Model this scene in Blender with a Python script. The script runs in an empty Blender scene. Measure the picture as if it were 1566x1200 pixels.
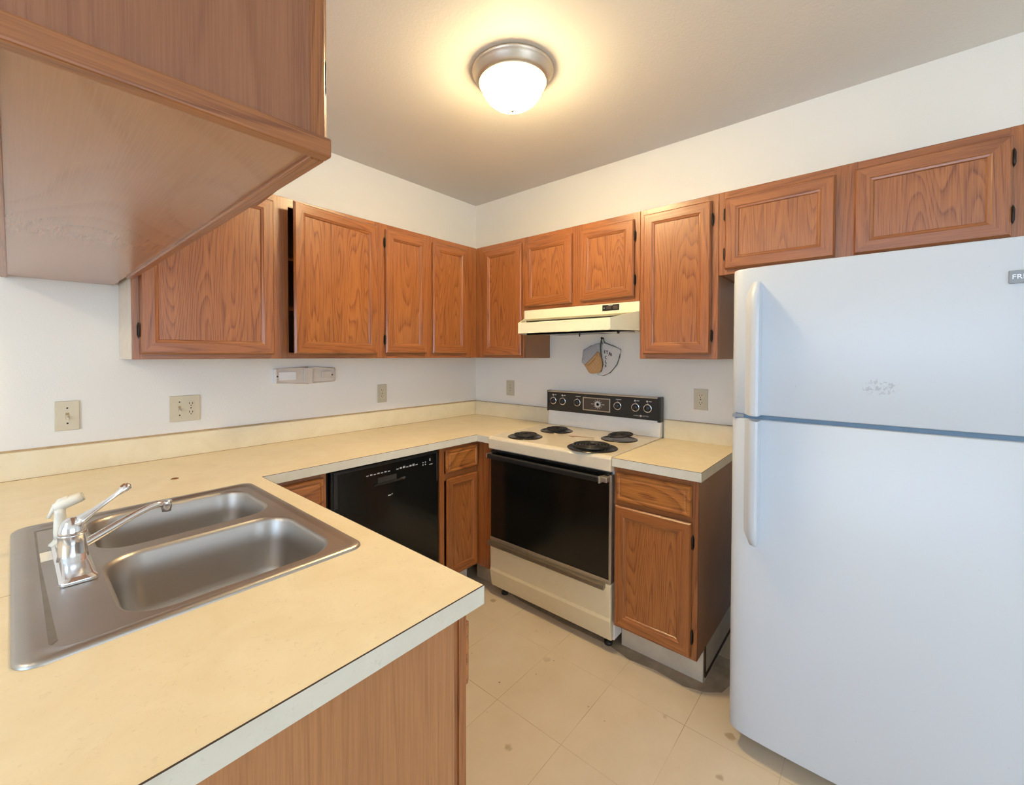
import bpy, bmesh, math, random
from mathutils import Vector, Matrix, Quaternion
random.seed(7)
SC = bpy.context.scene
COL = SC.collection
PI = math.pi

# ------------------------------------------------------------------ camera
f_px, cx, cy = 658.085, 764.636, 555.52
yaw, pitch, roll = 0.7213, 0.0191, 0.0014
fw = Vector((math.cos(yaw)*math.cos(pitch), math.sin(yaw)*math.cos(pitch), -math.sin(pitch)))
rt = Vector((math.sin(yaw), -math.cos(yaw), 0)); up = rt.cross(fw)
rt2 = math.cos(roll)*rt + math.sin(roll)*up; up2 = -math.sin(roll)*rt + math.cos(roll)*up
cam = bpy.data.cameras.new('camera'); cam_ob = bpy.data.objects.new('camera', cam); COL.objects.link(cam_ob)
M = Matrix((rt2, up2, -fw)).transposed().to_4x4(); M.translation = Vector((-2.43, -2.3913, 1.3767))
cam_ob.matrix_world = M
cam.sensor_width = 36; cam.sensor_fit = 'HORIZONTAL'; cam.lens = f_px/1566*36
cam.shift_x = (783-cx)/1566; cam.shift_y = (cy-600)/1566
cam.clip_start = 0.02
SC.camera = cam_ob

# ------------------------------------------------------------------ world, light, exposure
SC.view_settings.view_transform = 'Standard'; SC.view_settings.look = 'None'
SC.view_settings.gamma = 1.0; SC.view_settings.exposure = 0.14
SC.view_settings.use_curve_mapping = False
LAMP_EMIT = 156.0
DINING_EMIT = 130.0
w = bpy.data.worlds.new('sky'); SC.world = w; w.use_nodes = True
nt = w.node_tree; bg = nt.nodes['Background']
bg.inputs[0].default_value = (0.62, 0.78, 1.0, 1); bg.inputs[1].default_value = 3.0

def window_light(name, loc, rot, sx, sy, power, color):
    l = bpy.data.lights.new(name, 'AREA'); l.shape = 'RECTANGLE'; l.size = sx; l.size_y = sy
    l.energy = power; l.color = color
    o = bpy.data.objects.new(name, l); o.location = loc; o.rotation_euler = rot; COL.objects.link(o)
    return o
# daylight entering through the far left window plus an unseen fill light added behind the camera
window_light('daylight_left_window', (-6.10, -2.6, 1.35), (0, -PI/2, 0), 1.9, 2.6, 60, (0.43, 0.70, 1.0))
window_light('fill_light_rear', (-2.6, -6.10, 1.35), (PI/2, 0, 0), 3.0, 1.9, 31, (0.74, 0.88, 1.0))

# ------------------------------------------------------------------ materials
def new_mat(name):
    m = bpy.data.materials.new(name); m.use_nodes = True
    nt = m.node_tree; b = nt.nodes['Principled BSDF']
    return m, nt, b
def N(nt, t, **kw):
    n = nt.nodes.new(t)
    for k, v in kw.items(): setattr(n, k, v)
    return n
def L(nt, a, b): nt.links.new(a, b)
def math_n(nt, op, a, b=None, clamp=False):
    n = N(nt, 'ShaderNodeMath', operation=op, use_clamp=clamp)
    for i, v in enumerate((a, b)):
        if v is None: continue
        if isinstance(v, (int, float)): n.inputs[i].default_value = v
        else: L(nt, v, n.inputs[i])
    return n.outputs[0]
def mix_c(nt, fac, a, b, mode='MIX'):
    n = N(nt, 'ShaderNodeMix', data_type='RGBA', blend_type=mode)
    if isinstance(fac, (int, float)): n.inputs[0].default_value = fac
    else: L(nt, fac, n.inputs[0])
    for i, v in ((6, a), (7, b)):
        if isinstance(v, tuple): n.inputs[i].default_value = (*v, 1)
        else: L(nt, v, n.inputs[i])
    return n.outputs[2]
def ramp(nt, fac, stops):
    n = N(nt, 'ShaderNodeValToRGB'); cr = n.color_ramp
    while len(cr.elements) < len(stops): cr.elements.new(0.5)
    for e, (p, c) in zip(cr.elements, stops):
        e.position = p; e.color = (c, c, c, 1) if isinstance(c, (int, float)) else (*c, 1)
    L(nt, fac, n.inputs[0]); return n.outputs[0]
def noise(nt, vec, scale, detail=2.0, rough=0.5, dist=0.0):
    n = N(nt, 'ShaderNodeTexNoise'); n.inputs['Scale'].default_value = scale
    n.inputs['Detail'].default_value = detail; n.inputs['Roughness'].default_value = rough
    n.inputs['Distortion'].default_value = dist
    L(nt, vec, n.inputs['Vector']); return n.outputs['Fac']
def objco(nt, rnd=True):
    tc = N(nt, 'ShaderNodeTexCoord')
    if not rnd: return tc.outputs['Object']
    oi = N(nt, 'ShaderNodeObjectInfo')
    s = N(nt, 'ShaderNodeVectorMath', operation='SCALE'); s.inputs['Scale'].default_value = 23.0
    c = N(nt, 'ShaderNodeCombineXYZ')
    for i in range(3): L(nt, oi.outputs['Random'], c.inputs[i])
    L(nt, c.outputs[0], s.inputs[0])
    a = N(nt, 'ShaderNodeVectorMath', operation='ADD')
    L(nt, tc.outputs['Object'], a.inputs[0]); L(nt, s.outputs[0], a.inputs[1])
    return a.outputs[0]
def scaled(nt, vec, sc):
    n = N(nt, 'ShaderNodeVectorMath', operation='MULTIPLY'); L(nt, vec, n.inputs[0])
    n.inputs[1].default_value = sc; return n.outputs[0]
def bump(nt, b, h, strength, dist=0.001):
    n = N(nt, 'ShaderNodeBump'); n.inputs['Strength'].default_value = strength
    n.inputs['Distance'].default_value = dist
    L(nt, h, n.inputs['Height']); L(nt, n.outputs[0], b.inputs['Normal'])
def setp(b, **kw):
    for k, v in kw.items():
        b.inputs[k.replace('_', ' ')].default_value = v

def plain(name, col, rough=0.5, metal=0.0, coat=0.0, vary=0.06, vscale=30, bumps=0.0, bscale=300):
    m, nt, b = new_mat(name)
    v = objco(nt)
    f = noise(nt, v, vscale, 3)
    c2 = tuple(max(0, x*(1-vary*2)) for x in col); c1 = tuple(min(1, x*(1+vary)) for x in col)
    L(nt, mix_c(nt, f, c1, c2), b.inputs['Base Color'])
    setp(b, Roughness=rough, Metallic=metal)
    if coat: b.inputs['Coat Weight'].default_value = coat; b.inputs['Coat Roughness'].default_value = 0.08
    if bumps: bump(nt, b, noise(nt, v, bscale, 2), bumps)
    return m

def oak(name, axis, light, dark, rings=34, fig=3.2, contrast=0.62, rough=0.36, coat=0.45, along=0.16, pore=0.45):
    m, nt, b = new_mat(name)
    v = objco(nt)
    st = [1.0, 1.0, 1.0]; st['xyz'.index(axis)] = along
    fv = scaled(nt, v, tuple(st))
    n1 = noise(nt, fv, fig, 1.6, 0.42, 0.15)
    r = math_n(nt, 'FRACT', math_n(nt, 'MULTIPLY', n1, rings))
    rg = ramp(nt, r, [(0.0, 0.95), (0.12, 0.55), (0.45, 0.12), (0.86, 0.0), (1.0, 0.9)])
    st2 = [1.0]*3; st2['xyz'.index(axis)] = 0.02
    pv = scaled(nt, v, tuple(st2))
    p = noise(nt, pv, 420, 2, 0.6)
    pr = ramp(nt, p, [(0.44, 1.0), (0.58, 0.0)])
    st3 = [1.0]*3; st3['xyz'.index(axis)] = 0.05
    broad = noise(nt, scaled(nt, v, tuple(st3)), 14, 3, 0.55)
    base = mix_c(nt, broad, light, tuple(0.5*(l+d) for l, d in zip(light, dark)))
    fac = math_n(nt, 'MULTIPLY', rg, math_n(nt, 'ADD', math_n(nt, 'MULTIPLY', pr, 0.55), 0.4))
    fac = math_n(nt, 'MULTIPLY', fac, contrast, True)
    c = mix_c(nt, fac, base, dark)
    c = mix_c(nt, math_n(nt, 'MULTIPLY', pr, pore*0.55), c, dark)
    L(nt, c, b.inputs['Base Color'])
    setp(b, Roughness=rough)
    b.inputs['Coat Weight'].default_value = coat; b.inputs['Coat Roughness'].default_value = 0.26
    bump(nt, b, math_n(nt, 'ADD', math_n(nt, 'MULTIPLY', pr, -0.6), math_n(nt, 'MULTIPLY', rg, -0.4)), 0.12, 0.0006)
    return m
OL, OD = (0.45, 0.158, 0.042), (0.13, 0.030, 0.007)
MAT = {}
for ax in 'xyz': MAT['oak_'+ax] = oak('oak_grain_'+ax, ax, OL, OD, rings=30, fig=5.0, contrast=0.8, along=0.06)
MAT['panel'] = oak('oak_plywood_panel', 'z', (0.48, 0.172, 0.044), OD, rings=36, fig=6.8, contrast=0.9, along=0.11)
for ax in 'xy': MAT['drawer_'+ax] = oak('oak_drawer_front_'+ax, ax, (0.58, 0.215, 0.045), OD, rings=26, fig=3.0, contrast=1.0, along=0.30)
MAT['end_panel'] = oak('stained_plywood_end', 'z', (0.50, 0.225, 0.085), (0.26, 0.092, 0.028), rings=30, fig=3.5, contrast=0.5, along=0.05, rough=0.42)
MAT['hang_panel'] = oak('stained_red_plywood_end', 'z', (0.37, 0.145, 0.062), (0.19, 0.060, 0.022), rings=30, fig=3.5, contrast=0.6, along=0.05, rough=0.42)
MAT['underside'] = oak('stained_plywood_soffit', 'y', (0.46, 0.225, 0.125), (0.30, 0.118, 0.052), rings=22, fig=2.2, contrast=0.4, along=0.35, rough=0.22, coat=0.5, pore=0.15)
MAT['brown_side'] = plain('brown_laminated_side', (0.34, 0.17, 0.085), 0.45, vary=0.12, vscale=6)
MAT['cream_side'] = plain('cream_cabinet_side', (0.72, 0.60, 0.47), 0.55, vary=0.05)
MAT['inside'] = plain('cabinet_interior', (0.20, 0.09, 0.04), 0.6)
MAT['hinge'] = plain('blackened_hinge_metal', (0.03, 0.02, 0.014), 0.4, 0.6)

def wall_mat(name, col, bs=0.35, sc=170):
    m, nt, b = new_mat(name); v = objco(nt, False)
    f = noise(nt, v, 1.4, 4)
    c = mix_c(nt, f, col, tuple(x*0.95 for x in col))
    L(nt, c, b.inputs['Base Color']); setp(b, Roughness=0.62)
    bump(nt, b, noise(nt, v, sc, 3, 0.6), bs, 0.002)
    return m
MAT['wall'] = wall_mat('orange_peel_wall_paint', (0.85, 0.82, 0.765))
MAT['ceiling'] = wall_mat('textured_ceiling_paint', (0.84, 0.80, 0.735), 0.5, 120)

def floor_mat():
    m, nt, b = new_mat('vinyl_tile_floor'); v = objco(nt, False)
    a = N(nt, 'ShaderNodeVectorMath', operation='ADD'); L(nt, v, a.inputs[0]); a.inputs[1].default_value = (1.163, 1.265, 0)
    br = N(nt, 'ShaderNodeTexBrick'); br.offset = 0.0; br.squash = 1.0
    for k, x in (('Scale', 1.0), ('Mortar Size', 0.0013), ('Mortar Smooth', 0.3), ('Bias', 0.0), ('Brick Width', 0.372), ('Row Height', 0.3015)):
        br.inputs[k].default_value = x
    br.inputs['Color1'].default_value = (0.69, 0.575, 0.43, 1); br.inputs['Color2'].default_value = (0.715, 0.60, 0.45, 1)
    br.inputs['Mortar'].default_value = (0.30, 0.17, 0.06, 1)
    L(nt, a.outputs[0], br.inputs['Vector'])
    f = noise(nt, v, 5, 5, 0.6)
    c = mix_c(nt, ramp(nt, f, [(0.3, 0.0), (0.75, 0.55)]), mix_c(nt, ramp(nt, noise(nt, v, 3.1, 2), [(0.35, 0.0), (0.6, 0.8)]), br.outputs['Color'], (0.695, 0.58, 0.435)), (0.58, 0.455, 0.30))
    # brown drips and scuffs scattered on the tiles
    vo = N(nt, 'ShaderNodeTexVoronoi'); vo.inputs['Scale'].default_value = 5.5; vo.inputs['Randomness'].default_value = 1.0
    L(nt, v, vo.inputs['Vector'])
    wob = math_n(nt, 'ADD', vo.outputs['Distance'], math_n(nt, 'MULTIPLY', noise(nt, v, 60, 3), 0.10))
    spot = ramp(nt, wob, [(0.115, 1.0), (0.16, 0.0)])
    pick = ramp(nt, noise(nt, v, 2.3, 1), [(0.44, 0.0), (0.50, 1.0)])
    c = mix_c(nt, math_n(nt, 'MULTIPLY', math_n(nt, 'MULTIPLY', spot, pick), 0.6), c, (0.30, 0.19, 0.08))
    vo2 = N(nt, 'ShaderNodeTexVoronoi'); vo2.inputs['Scale'].default_value = 17; L(nt, v, vo2.inputs['Vector'])
    s2 = ramp(nt, vo2.outputs['Distance'], [(0.06, 1.0), (0.09, 0.0)])
    pick2 = ramp(nt, noise(nt, v, 5.1, 1), [(0.56, 0.0), (0.62, 1.0)])
    c = mix_c(nt, math_n(nt, 'MULTIPLY', math_n(nt, 'MULTIPLY', s2, pick2), 0.75), c, (0.20, 0.12, 0.06))
    L(nt, c, b.inputs['Base Color']); setp(b, Roughness=0.42)
    bump(nt, b, noise(nt, v, 60, 4), 0.12, 0.001)
    return m
MAT['floor'] = floor_mat()

def laminate(name, c1, c2, speck=(0.35, 0.24, 0.12)):
    m, nt, b = new_mat(name); v = objco(nt, False)
    f = noise(nt, v, 9, 6, 0.62, 0.6)
    c = mix_c(nt, ramp(nt, f, [(0.3, 0.0), (0.7, 1.0)]), c1, c2)
    g = noise(nt, v, 75, 3, 0.6, 1.5)
    c = mix_c(nt, ramp(nt, g, [(0.60, 0.0), (0.72, 0.35)]), c, tuple(x*0.75 for x in c2))
    vo = N(nt, 'ShaderNodeTexVoronoi'); vo.inputs['Scale'].default_value = 13; L(nt, v, vo.inputs['Vector'])
    s = ramp(nt, vo.outputs['Distance'], [(0.018, 1.0), (0.035, 0.0)])
    pk = ramp(nt, noise(nt, v, 4.3, 1), [(0.55, 0.0), (0.6, 1.0)])
    c = mix_c(nt, math_n(nt, 'MULTIPLY', math_n(nt, 'MULTIPLY', s, pk), 0.8), c, speck)
    L(nt, c, b.inputs['Base Color']); setp(b, Roughness=0.36)
    bump(nt, b, noise(nt, v, 140, 3), 0.05, 0.0006)
    return m
MAT['counter'] = laminate('cream_laminate_top', (0.85, 0.725, 0.495), (0.775, 0.64, 0.41))
MAT['edge'] = laminate('pale_laminate_edge', (0.74, 0.70, 0.60), (0.66, 0.61, 0.50))
MAT['splash'] = laminate('cream_laminate_splash', (0.80, 0.72, 0.54), (0.73, 0.635, 0.45))
MAT['seam'] = plain('dark_laminate_seam', (0.06, 0.028, 0.012), 0.6)
MAT['caulk'] = plain('aged_tan_caulk', (0.52, 0.36, 0.19), 0.7, vary=0.2)
MAT['toe'] = plain('grey_vinyl_toe_kick', (0.66, 0.56, 0.43), 0.5, vary=0.15, vscale=12)
MAT['grime_shade'] = plain('dark_floor_grime_shade', (0.44, 0.35, 0.245), 0.6, vary=0.3, vscale=14)  # floor dirt tone that also paints in the shade along the range

def brushed(name, col, rough, axis):
    m, nt, b = new_mat(name); v = objco(nt, False)
    st = [1.0]*3; st['xyz'.index(axis)] = 0.01
    n = noise(nt, scaled(nt, v, tuple(st)), 500, 2)
    cl = noise(nt, v, 7, 4)
    L(nt, mix_c(nt, cl, col, tuple(x*0.86 for x in col)), b.inputs['Base Color'])
    setp(b, Metallic=1.0)
    rr = math_n(nt, 'ADD', math_n(nt, 'MULTIPLY', n, 0.14), rough-0.07)
    L(nt, rr, b.inputs['Roughness'])
    bump(nt, b, n, 0.04, 0.0003)
    return m
MAT['steel'] = brushed('brushed_stainless', (0.50, 0.465, 0.43), 0.40, 'x')
MAT['dull_steel'] = plain('darker_steel', (0.30, 0.27, 0.23), 0.45, 0.8, vary=0.15, vscale=25)  # slightly darker steel for the band between sink rim and deck
MAT['chrome'] = plain('chrome', (0.84, 0.84, 0.86), 0.16, 0.93, vary=0.03)
MAT['nickel'] = plain('brushed_nickel', (0.66, 0.57, 0.46), 0.38, 0.8, vary=0.05)
MAT['alu'] = plain('dull_aluminium_trim', (0.55, 0.49, 0.40), 0.38, 0.85)
MAT['dark_alu'] = plain('tarnished_aluminium', (0.34, 0.29, 0.21), 0.34, 0.85, vary=0.12)
MAT['almond'] = plain('almond_enamel', (0.76, 0.65, 0.44), 0.28, coat=0.3, vary=0.03)
MAT['cooktop'] = plain('almond_enamel_stained', (0.79, 0.68, 0.51), 0.25, coat=0.3, vary=0.07, vscale=8)
MAT['white_enamel'] = plain('white_enamel', (0.80, 0.79, 0.76), 0.22, coat=0.4, vary=0.02)
MAT['hood'] = plain('cream_enamel', (0.82, 0.765, 0.57), 0.33, coat=0.2, vary=0.02)
MAT['black_glass'] = plain('black_glass', (0.006, 0.006, 0.005), 0.16, vary=0.0)
MAT['black'] = plain('black_plastic', (0.018, 0.017, 0.016), 0.32, vary=0.1)
MAT['blackmat'] = plain('black_coil_metal', (0.034, 0.031, 0.029), 0.38, 0.4, vary=0.2)
MAT['pan'] = plain('dark_drip_pan', (0.10, 0.085, 0.07), 0.25, 0.9, vary=0.15)
MAT['brownplate'] = plain('brown_clock_face', (0.085, 0.06, 0.045), 0.35)
MAT['mark'] = plain('printed_pale_marks', (0.62, 0.60, 0.57), 0.5)
MAT['ivory'] = plain('ivory_plastic', (0.66, 0.58, 0.42), 0.38, vary=0.04)
MAT['beige'] = plain('beige_plastic', (0.58, 0.53, 0.40), 0.38, vary=0.04)
MAT['slot'] = plain('dark_slot', (0.03, 0.024, 0.018), 0.7)
MAT['whiteplast'] = plain('white_plastic', (0.82, 0.81, 0.80), 0.35, vary=0.02)
MAT['sprayer'] = plain('cream_white_plastic', (0.84, 0.80, 0.70), 0.3, vary=0.03)
MAT['bracket'] = plain('aged_clear_plastic', (0.68, 0.60, 0.52), 0.3, vary=0.03)
MAT['gasket'] = plain('blue_grey_gasket', (0.17, 0.25, 0.34), 0.6)
MAT['badge'] = plain('grey_metal_badge', (0.28, 0.29, 0.31), 0.4, 0.0)
MAT['silver'] = plain('silver_lettering', (0.88, 0.88, 0.90), 0.3, 0.2)
MAT['burn'] = plain('burnt_on_spill', (0.36, 0.17, 0.07), 0.5, vary=0.3, vscale=60)
MAT['crumb'] = plain('brown_crumb', (0.30, 0.12, 0.04), 0.7, vary=0.3)

def fridge_mat():
    m, nt, b = new_mat('white_refrigerator_paint'); v = objco(nt, False)
    base = mix_c(nt, noise(nt, v, 3, 3), (0.615, 0.645, 0.69), (0.585, 0.615, 0.66))
    n = noise(nt, v, 70, 4, 0.7)
    sp = ramp(nt, n, [(0.70, 0.0), (0.74, 0.7)])
    c = mix_c(nt, sp, base, (0.42, 0.43, 0.46))
    # patch of scratched paint in the middle of the freezer door
    d = N(nt, 'ShaderNodeVectorMath', operation='SUBTRACT'); L(nt, v, d.inputs[0]); d.inputs[1].default_value = (-0.39, -0.005, 1.285)
    s = N(nt, 'ShaderNodeVectorMath', operation='MULTIPLY'); L(nt, d.outputs[0], s.inputs[0]); s.inputs[1].default_value = (1, 1, 1.9)
    ln = N(nt, 'ShaderNodeVectorMath', operation='LENGTH'); L(nt, s.outputs[0], ln.inputs[0])
    msk = ramp(nt, ln.outputs['Value'], [(0.03, 1.0), (0.125, 0.0)])
    n2 = noise(nt, v, 110, 4, 0.65, 0.8)
    th = ramp(nt, math_n(nt, 'MULTIPLY', n2, msk), [(0.505, 0.0), (0.55, 0.7)])
    c = mix_c(nt, th, c, (0.40, 0.42, 0.45))
    L(nt, c, b.inputs['Base Color']); setp(b, Roughness=0.33)
    bump(nt, b, noise(nt, v, 500, 2), 0.06, 0.0004)
    return m
MAT['fridge'] = fridge_mat()

def cloth(name, c1, c2, sc=90):
    m, nt, b = new_mat(name); v = objco(nt, False)
    ch = N(nt, 'ShaderNodeTexChecker'); ch.inputs['Scale'].default_value = sc
    L(nt, v, ch.inputs['Vector']); ch.inputs['Color1'].default_value = (*c1, 1); ch.inputs['Color2'].default_value = (*c2, 1)
    L(nt, mix_c(nt, noise(nt, v, 40, 3), ch.outputs['Color'], c2), b.inputs['Base Color']); setp(b, Roughness=0.9)
    bump(nt, b, noise(nt, v, 600, 2), 0.3)
    return m
MAT['cloth_white'] = cloth('white_quilted_cloth', (0.80, 0.76, 0.72), (0.70, 0.66, 0.62))
MAT['cloth_grey'] = cloth('blue_grey_quilted_cloth', (0.52, 0.51, 0.51), (0.43, 0.43, 0.44))
MAT['cloth_tan'] = cloth('tan_terry_cloth', (0.64, 0.40, 0.19), (0.55, 0.32, 0.14))
MAT['binding'] = plain('dark_green_binding', (0.10, 0.10, 0.07), 0.9)
MAT['print'] = plain('brown_cloth_print', (0.16, 0.11, 0.10), 0.9)

def glow(name, col, strength):
    m, nt, b = new_mat(name)
    setp(b, Roughness=0.3); b.inputs['Base Color'].default_value = (0.9, 0.88, 0.82, 1)
    v = objco(nt, False)
    c = mix_c(nt, noise(nt, v, 9, 2), col, tuple(x*0.93 for x in col))
    L(nt, c, b.inputs['Emission Color'])
    # the bulbs sit low in the bowl, so the glass glows less towards its rim
    sx = N(nt, 'ShaderNodeSeparateXYZ'); L(nt, v, sx.inputs[0])
    mr = N(nt, 'ShaderNodeMapRange'); L(nt, sx.outputs['Z'], mr.inputs['Value'])
    for k, x in (('From Min', -0.050), ('From Max', -0.135), ('To Min', strength*0.02), ('To Max', strength)): mr.inputs[k].default_value = x
    L(nt, mr.outputs[0], b.inputs['Emission Strength'])
    return m
MAT['dome'] = glow('lit_frosted_glass', (1.0, 0.785, 0.43), LAMP_EMIT)
MAT['dome2'] = glow('lit_frosted_glass_dining', (1.0, 0.84, 0.62), DINING_EMIT)
m, nt, b = new_mat('window_glass'); setp(b, Roughness=0.02); b.inputs['Transmission Weight'].default_value = 1.0
b.inputs['IOR'].default_value = 1.02; MAT['glass'] = m

# ------------------------------------------------------------------ mesh helpers
WL = {}
class MB:
    def __init__(s): s.b = bmesh.new()
    def box(s, x0, x1, y0, y1, z0, z1, mi=0):
        x0, x1 = sorted((x0, x1)); y0, y1 = sorted((y0, y1)); z0, z1 = sorted((z0, z1))
        v = [s.b.verts.new((x, y, z)) for x in (x0, x1) for y in (y0, y1) for z in (z0, z1)]
        for i in ((0, 1, 3, 2), (4, 6, 7, 5), (0, 4, 5, 1), (2, 3, 7, 6), (0, 2, 6, 4), (1, 5, 7, 3)):
            s.b.faces.new([v[j] for j in i]).material_index = mi
        return s
    def loop(s, pts): return [s.b.verts.new(p) for p in pts]
    def bridge(s, a, b, mi=0, smooth=False):
        n = len(a)
        for i in range(n):
            f = s.b.faces.new((a[i], a[(i+1) % n], b[(i+1) % n], b[i])); f.material_index = mi; f.smooth = smooth
    def cap(s, a, mi=0, smooth=False):
        f = s.b.faces.new(a); f.material_index = mi; f.smooth = smooth
    def loft(s, loops, cap0=True, cap1=True, mi=0, smooth=True):
        ls = [s.loop(l) for l in loops]
        for a, b in zip(ls, ls[1:]): s.bridge(a, b, mi, smooth)
        if cap0: s.cap(ls[0][::-1], mi)
        if cap1: s.cap(ls[-1], mi)
        return s
    def prism(s, poly, d, mi=0):
        """polygon of 3-D points extruded along the vector d"""
        a = s.loop(poly); b = s.loop([Vector(p)+Vector(d) for p in poly])
        s.bridge(a, b, mi); s.cap(a[::-1], mi); s.cap(b, mi); return s
    def lathe(s, prof, o, d=(0, 0, 1), n=32, mi=0, cap0=True, cap1=True, smooth=True):
        q = Vector((0, 0, 1)).rotation_difference(Vector(d)); o = Vector(o)
        ls = [[o + q @ Vector((r*math.cos(2*PI*i/n), r*math.sin(2*PI*i/n), h)) for i in range(n)] for r, h in prof]
        return s.loft(ls, cap0, cap1, mi, smooth)
    def tube(s, pts, r, n=8, mi=0, closed=False):
        pts = [Vector(p) for p in pts]; R = r if isinstance(r, (list, tuple)) else [r]*len(pts)
        ls = []; up = None
        for i, p in enumerate(pts):
            if closed: t = pts[(i+1) % len(pts)]-pts[i-1]
            else: t = pts[min(i+1, len(pts)-1)]-pts[max(i-1, 0)]
            t.normalize()
            if up is None: up = t.orthogonal().normalized()
            up = (up - up.dot(t)*t).normalized(); sd = t.cross(up)
            ls.append([p + R[i]*(math.cos(2*PI*k/n)*up + math.sin(2*PI*k/n)*sd) for k in range(n)])
        if closed:
            lv = [s.loop(l) for l in ls]
            for a, b in zip(lv, lv[1:]+lv[:1]): s.bridge(a, b, mi, True)
            return s
        return s.loft(ls, True, True, mi, True)

def finish(ob, bevel=0, seg=2):
    if bevel:
        md = ob.modifiers.new('bevel', 'BEVEL'); md.width = bevel; md.segments = seg
        md.limit_method = 'ANGLE'; md.angle_limit = math.radians(38); md.harden_normals = False
    return ob
def mesh_obj(name, mb, mats, origin):
    bmesh.ops.recalc_face_normals(mb.b, faces=mb.b.faces[:])
    bmesh.ops.translate(mb.b, verts=mb.b.verts[:], vec=-Vector(origin))
    me = bpy.data.meshes.new(name); mb.b.to_mesh(me); mb.b.free()
    for m_ in (mats if isinstance(mats, (list, tuple)) else [mats]):
        me.materials.append(MAT[m_] if isinstance(m_, str) else m_)
    ob = bpy.data.objects.new(name, me); COL.objects.link(ob); return ob
def thing(name, label, cat, loc, group=None):
    o = bpy.data.objects.new(name, None); COL.objects.link(o); o.location = loc; o.empty_display_size = 0.05
    o['label'] = label; o['category'] = cat
    if group: o['group'] = group
    WL[o] = Vector(loc); return o
def single(name, label, cat, mb, mats, loc, bevel=0, group=None, seg=2):
    o = mesh_obj(name, mb, mats, loc); o.location = loc
    o['label'] = label; o['category'] = cat
    if group: o['group'] = group
    WL[o] = Vector(loc); return finish(o, bevel, seg)
def part(name, mb, mats, parent, bevel=0, seg=2, label=None, origin=None):
    org = Vector(origin) if origin is not None else WL[parent]
    o = mesh_obj(name, mb, mats, org); o.parent = parent; o.location = org-WL[parent]
    WL[o] = org
    if label: o['label'] = label
    return finish(o, bevel, seg)
def struct(name, mb, mats, bevel=0):
    o = mesh_obj(name, mb, mats, (0, 0, 0)); o['kind'] = 'structure'; WL[o] = Vector((0, 0, 0)); return finish(o, bevel)
def text_part(name, body, mats, parent, size, loc, normal_axis, extrude=0.0008, align='CENTER', xdir=None):
    """flat lettering; normal_axis '-x' or '-y' is the way it faces"""
    cu = bpy.data.curves.new(name, 'FONT'); cu.body = body; cu.size = size; cu.extrude = extrude; cu.align_x = align; cu.align_y = 'CENTER'
    tmp = bpy.data.objects.new(name, cu); COL.objects.link(tmp)
    dg = bpy.context.evaluated_depsgraph_get(); dg.update()
    me = bpy.data.meshes.new_from_object(tmp.evaluated_get(dg))
    bpy.data.objects.remove(tmp); bpy.data.curves.remove(cu)
    if normal_axis == '-x': R = Matrix(((0, 0, -1), (-1, 0, 0), (0, 1, 0)))
    elif normal_axis == '-y': R = Matrix(((1, 0, 0), (0, 0, -1), (0, 1, 0)))
    me.transform(R.to_4x4())
    me.materials.clear(); me.materials.append(MAT[mats])
    o = bpy.data.objects.new(name, me); COL.objects.link(o); o.parent = parent; o.location = Vector(loc)-WL[parent]
    WL[o] = Vector(loc); return o

# frames on which doors are laid out: A = left wall run (faces -y), B = right wall run (faces -x), K = kitchen side of the peninsula (faces +x)
class Face:
    def __init__(s, kind, plane): s.k = kind; s.p = plane
    def pt(s, u, v, w):
        if s.k == 'A': return Vector((u, s.p-w, v))
        if s.k == 'B': return Vector((s.p-w, u, v))
        return Vector((s.p+w, u, v))
    @property
    def hg(s): return 'x' if s.k == 'A' else 'y'
def fbox(mb, F, u0, u1, v0, v1, w0, w1, mi=0):
    a = F.pt(u0, v0, w0); b = F.pt(u1, v1, w1)
    return mb.box(a.x, b.x, a.y, b.y, a.z, b.z, mi)

def hinge(parent, F, u, v, s):
    """small black butterfly hinge; s = +1 when the face frame lies towards +u"""
    mb = MB()
    mb.tube([F.pt(u, v-0.026, 0.010), F.pt(u, v-0.022, 0.011), F.pt(u, v+0.022, 0.011), F.pt(u, v+0.026, 0.010)], [.001, .0036, .0036, .001], 8)
    n_ = F.pt(0, 0, 0.0025)-F.pt(0, 0, 0)
    mb.prism([F.pt(u+s*a, v+b_, 0.0012) for a, b_ in ((0, -.032), (.003, -.027), (.006, -.017), (.006, .017), (.003, .027), (0, .032))], n_)
    mb.prism([F.pt(u-s*a, v+b_, 0.0012) for a, b_ in ((0, -.026), (.0025, -.022), (.0025, .022), (0, .026))], n_*5)
    part('hinge', mb, 'hinge', parent)

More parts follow.
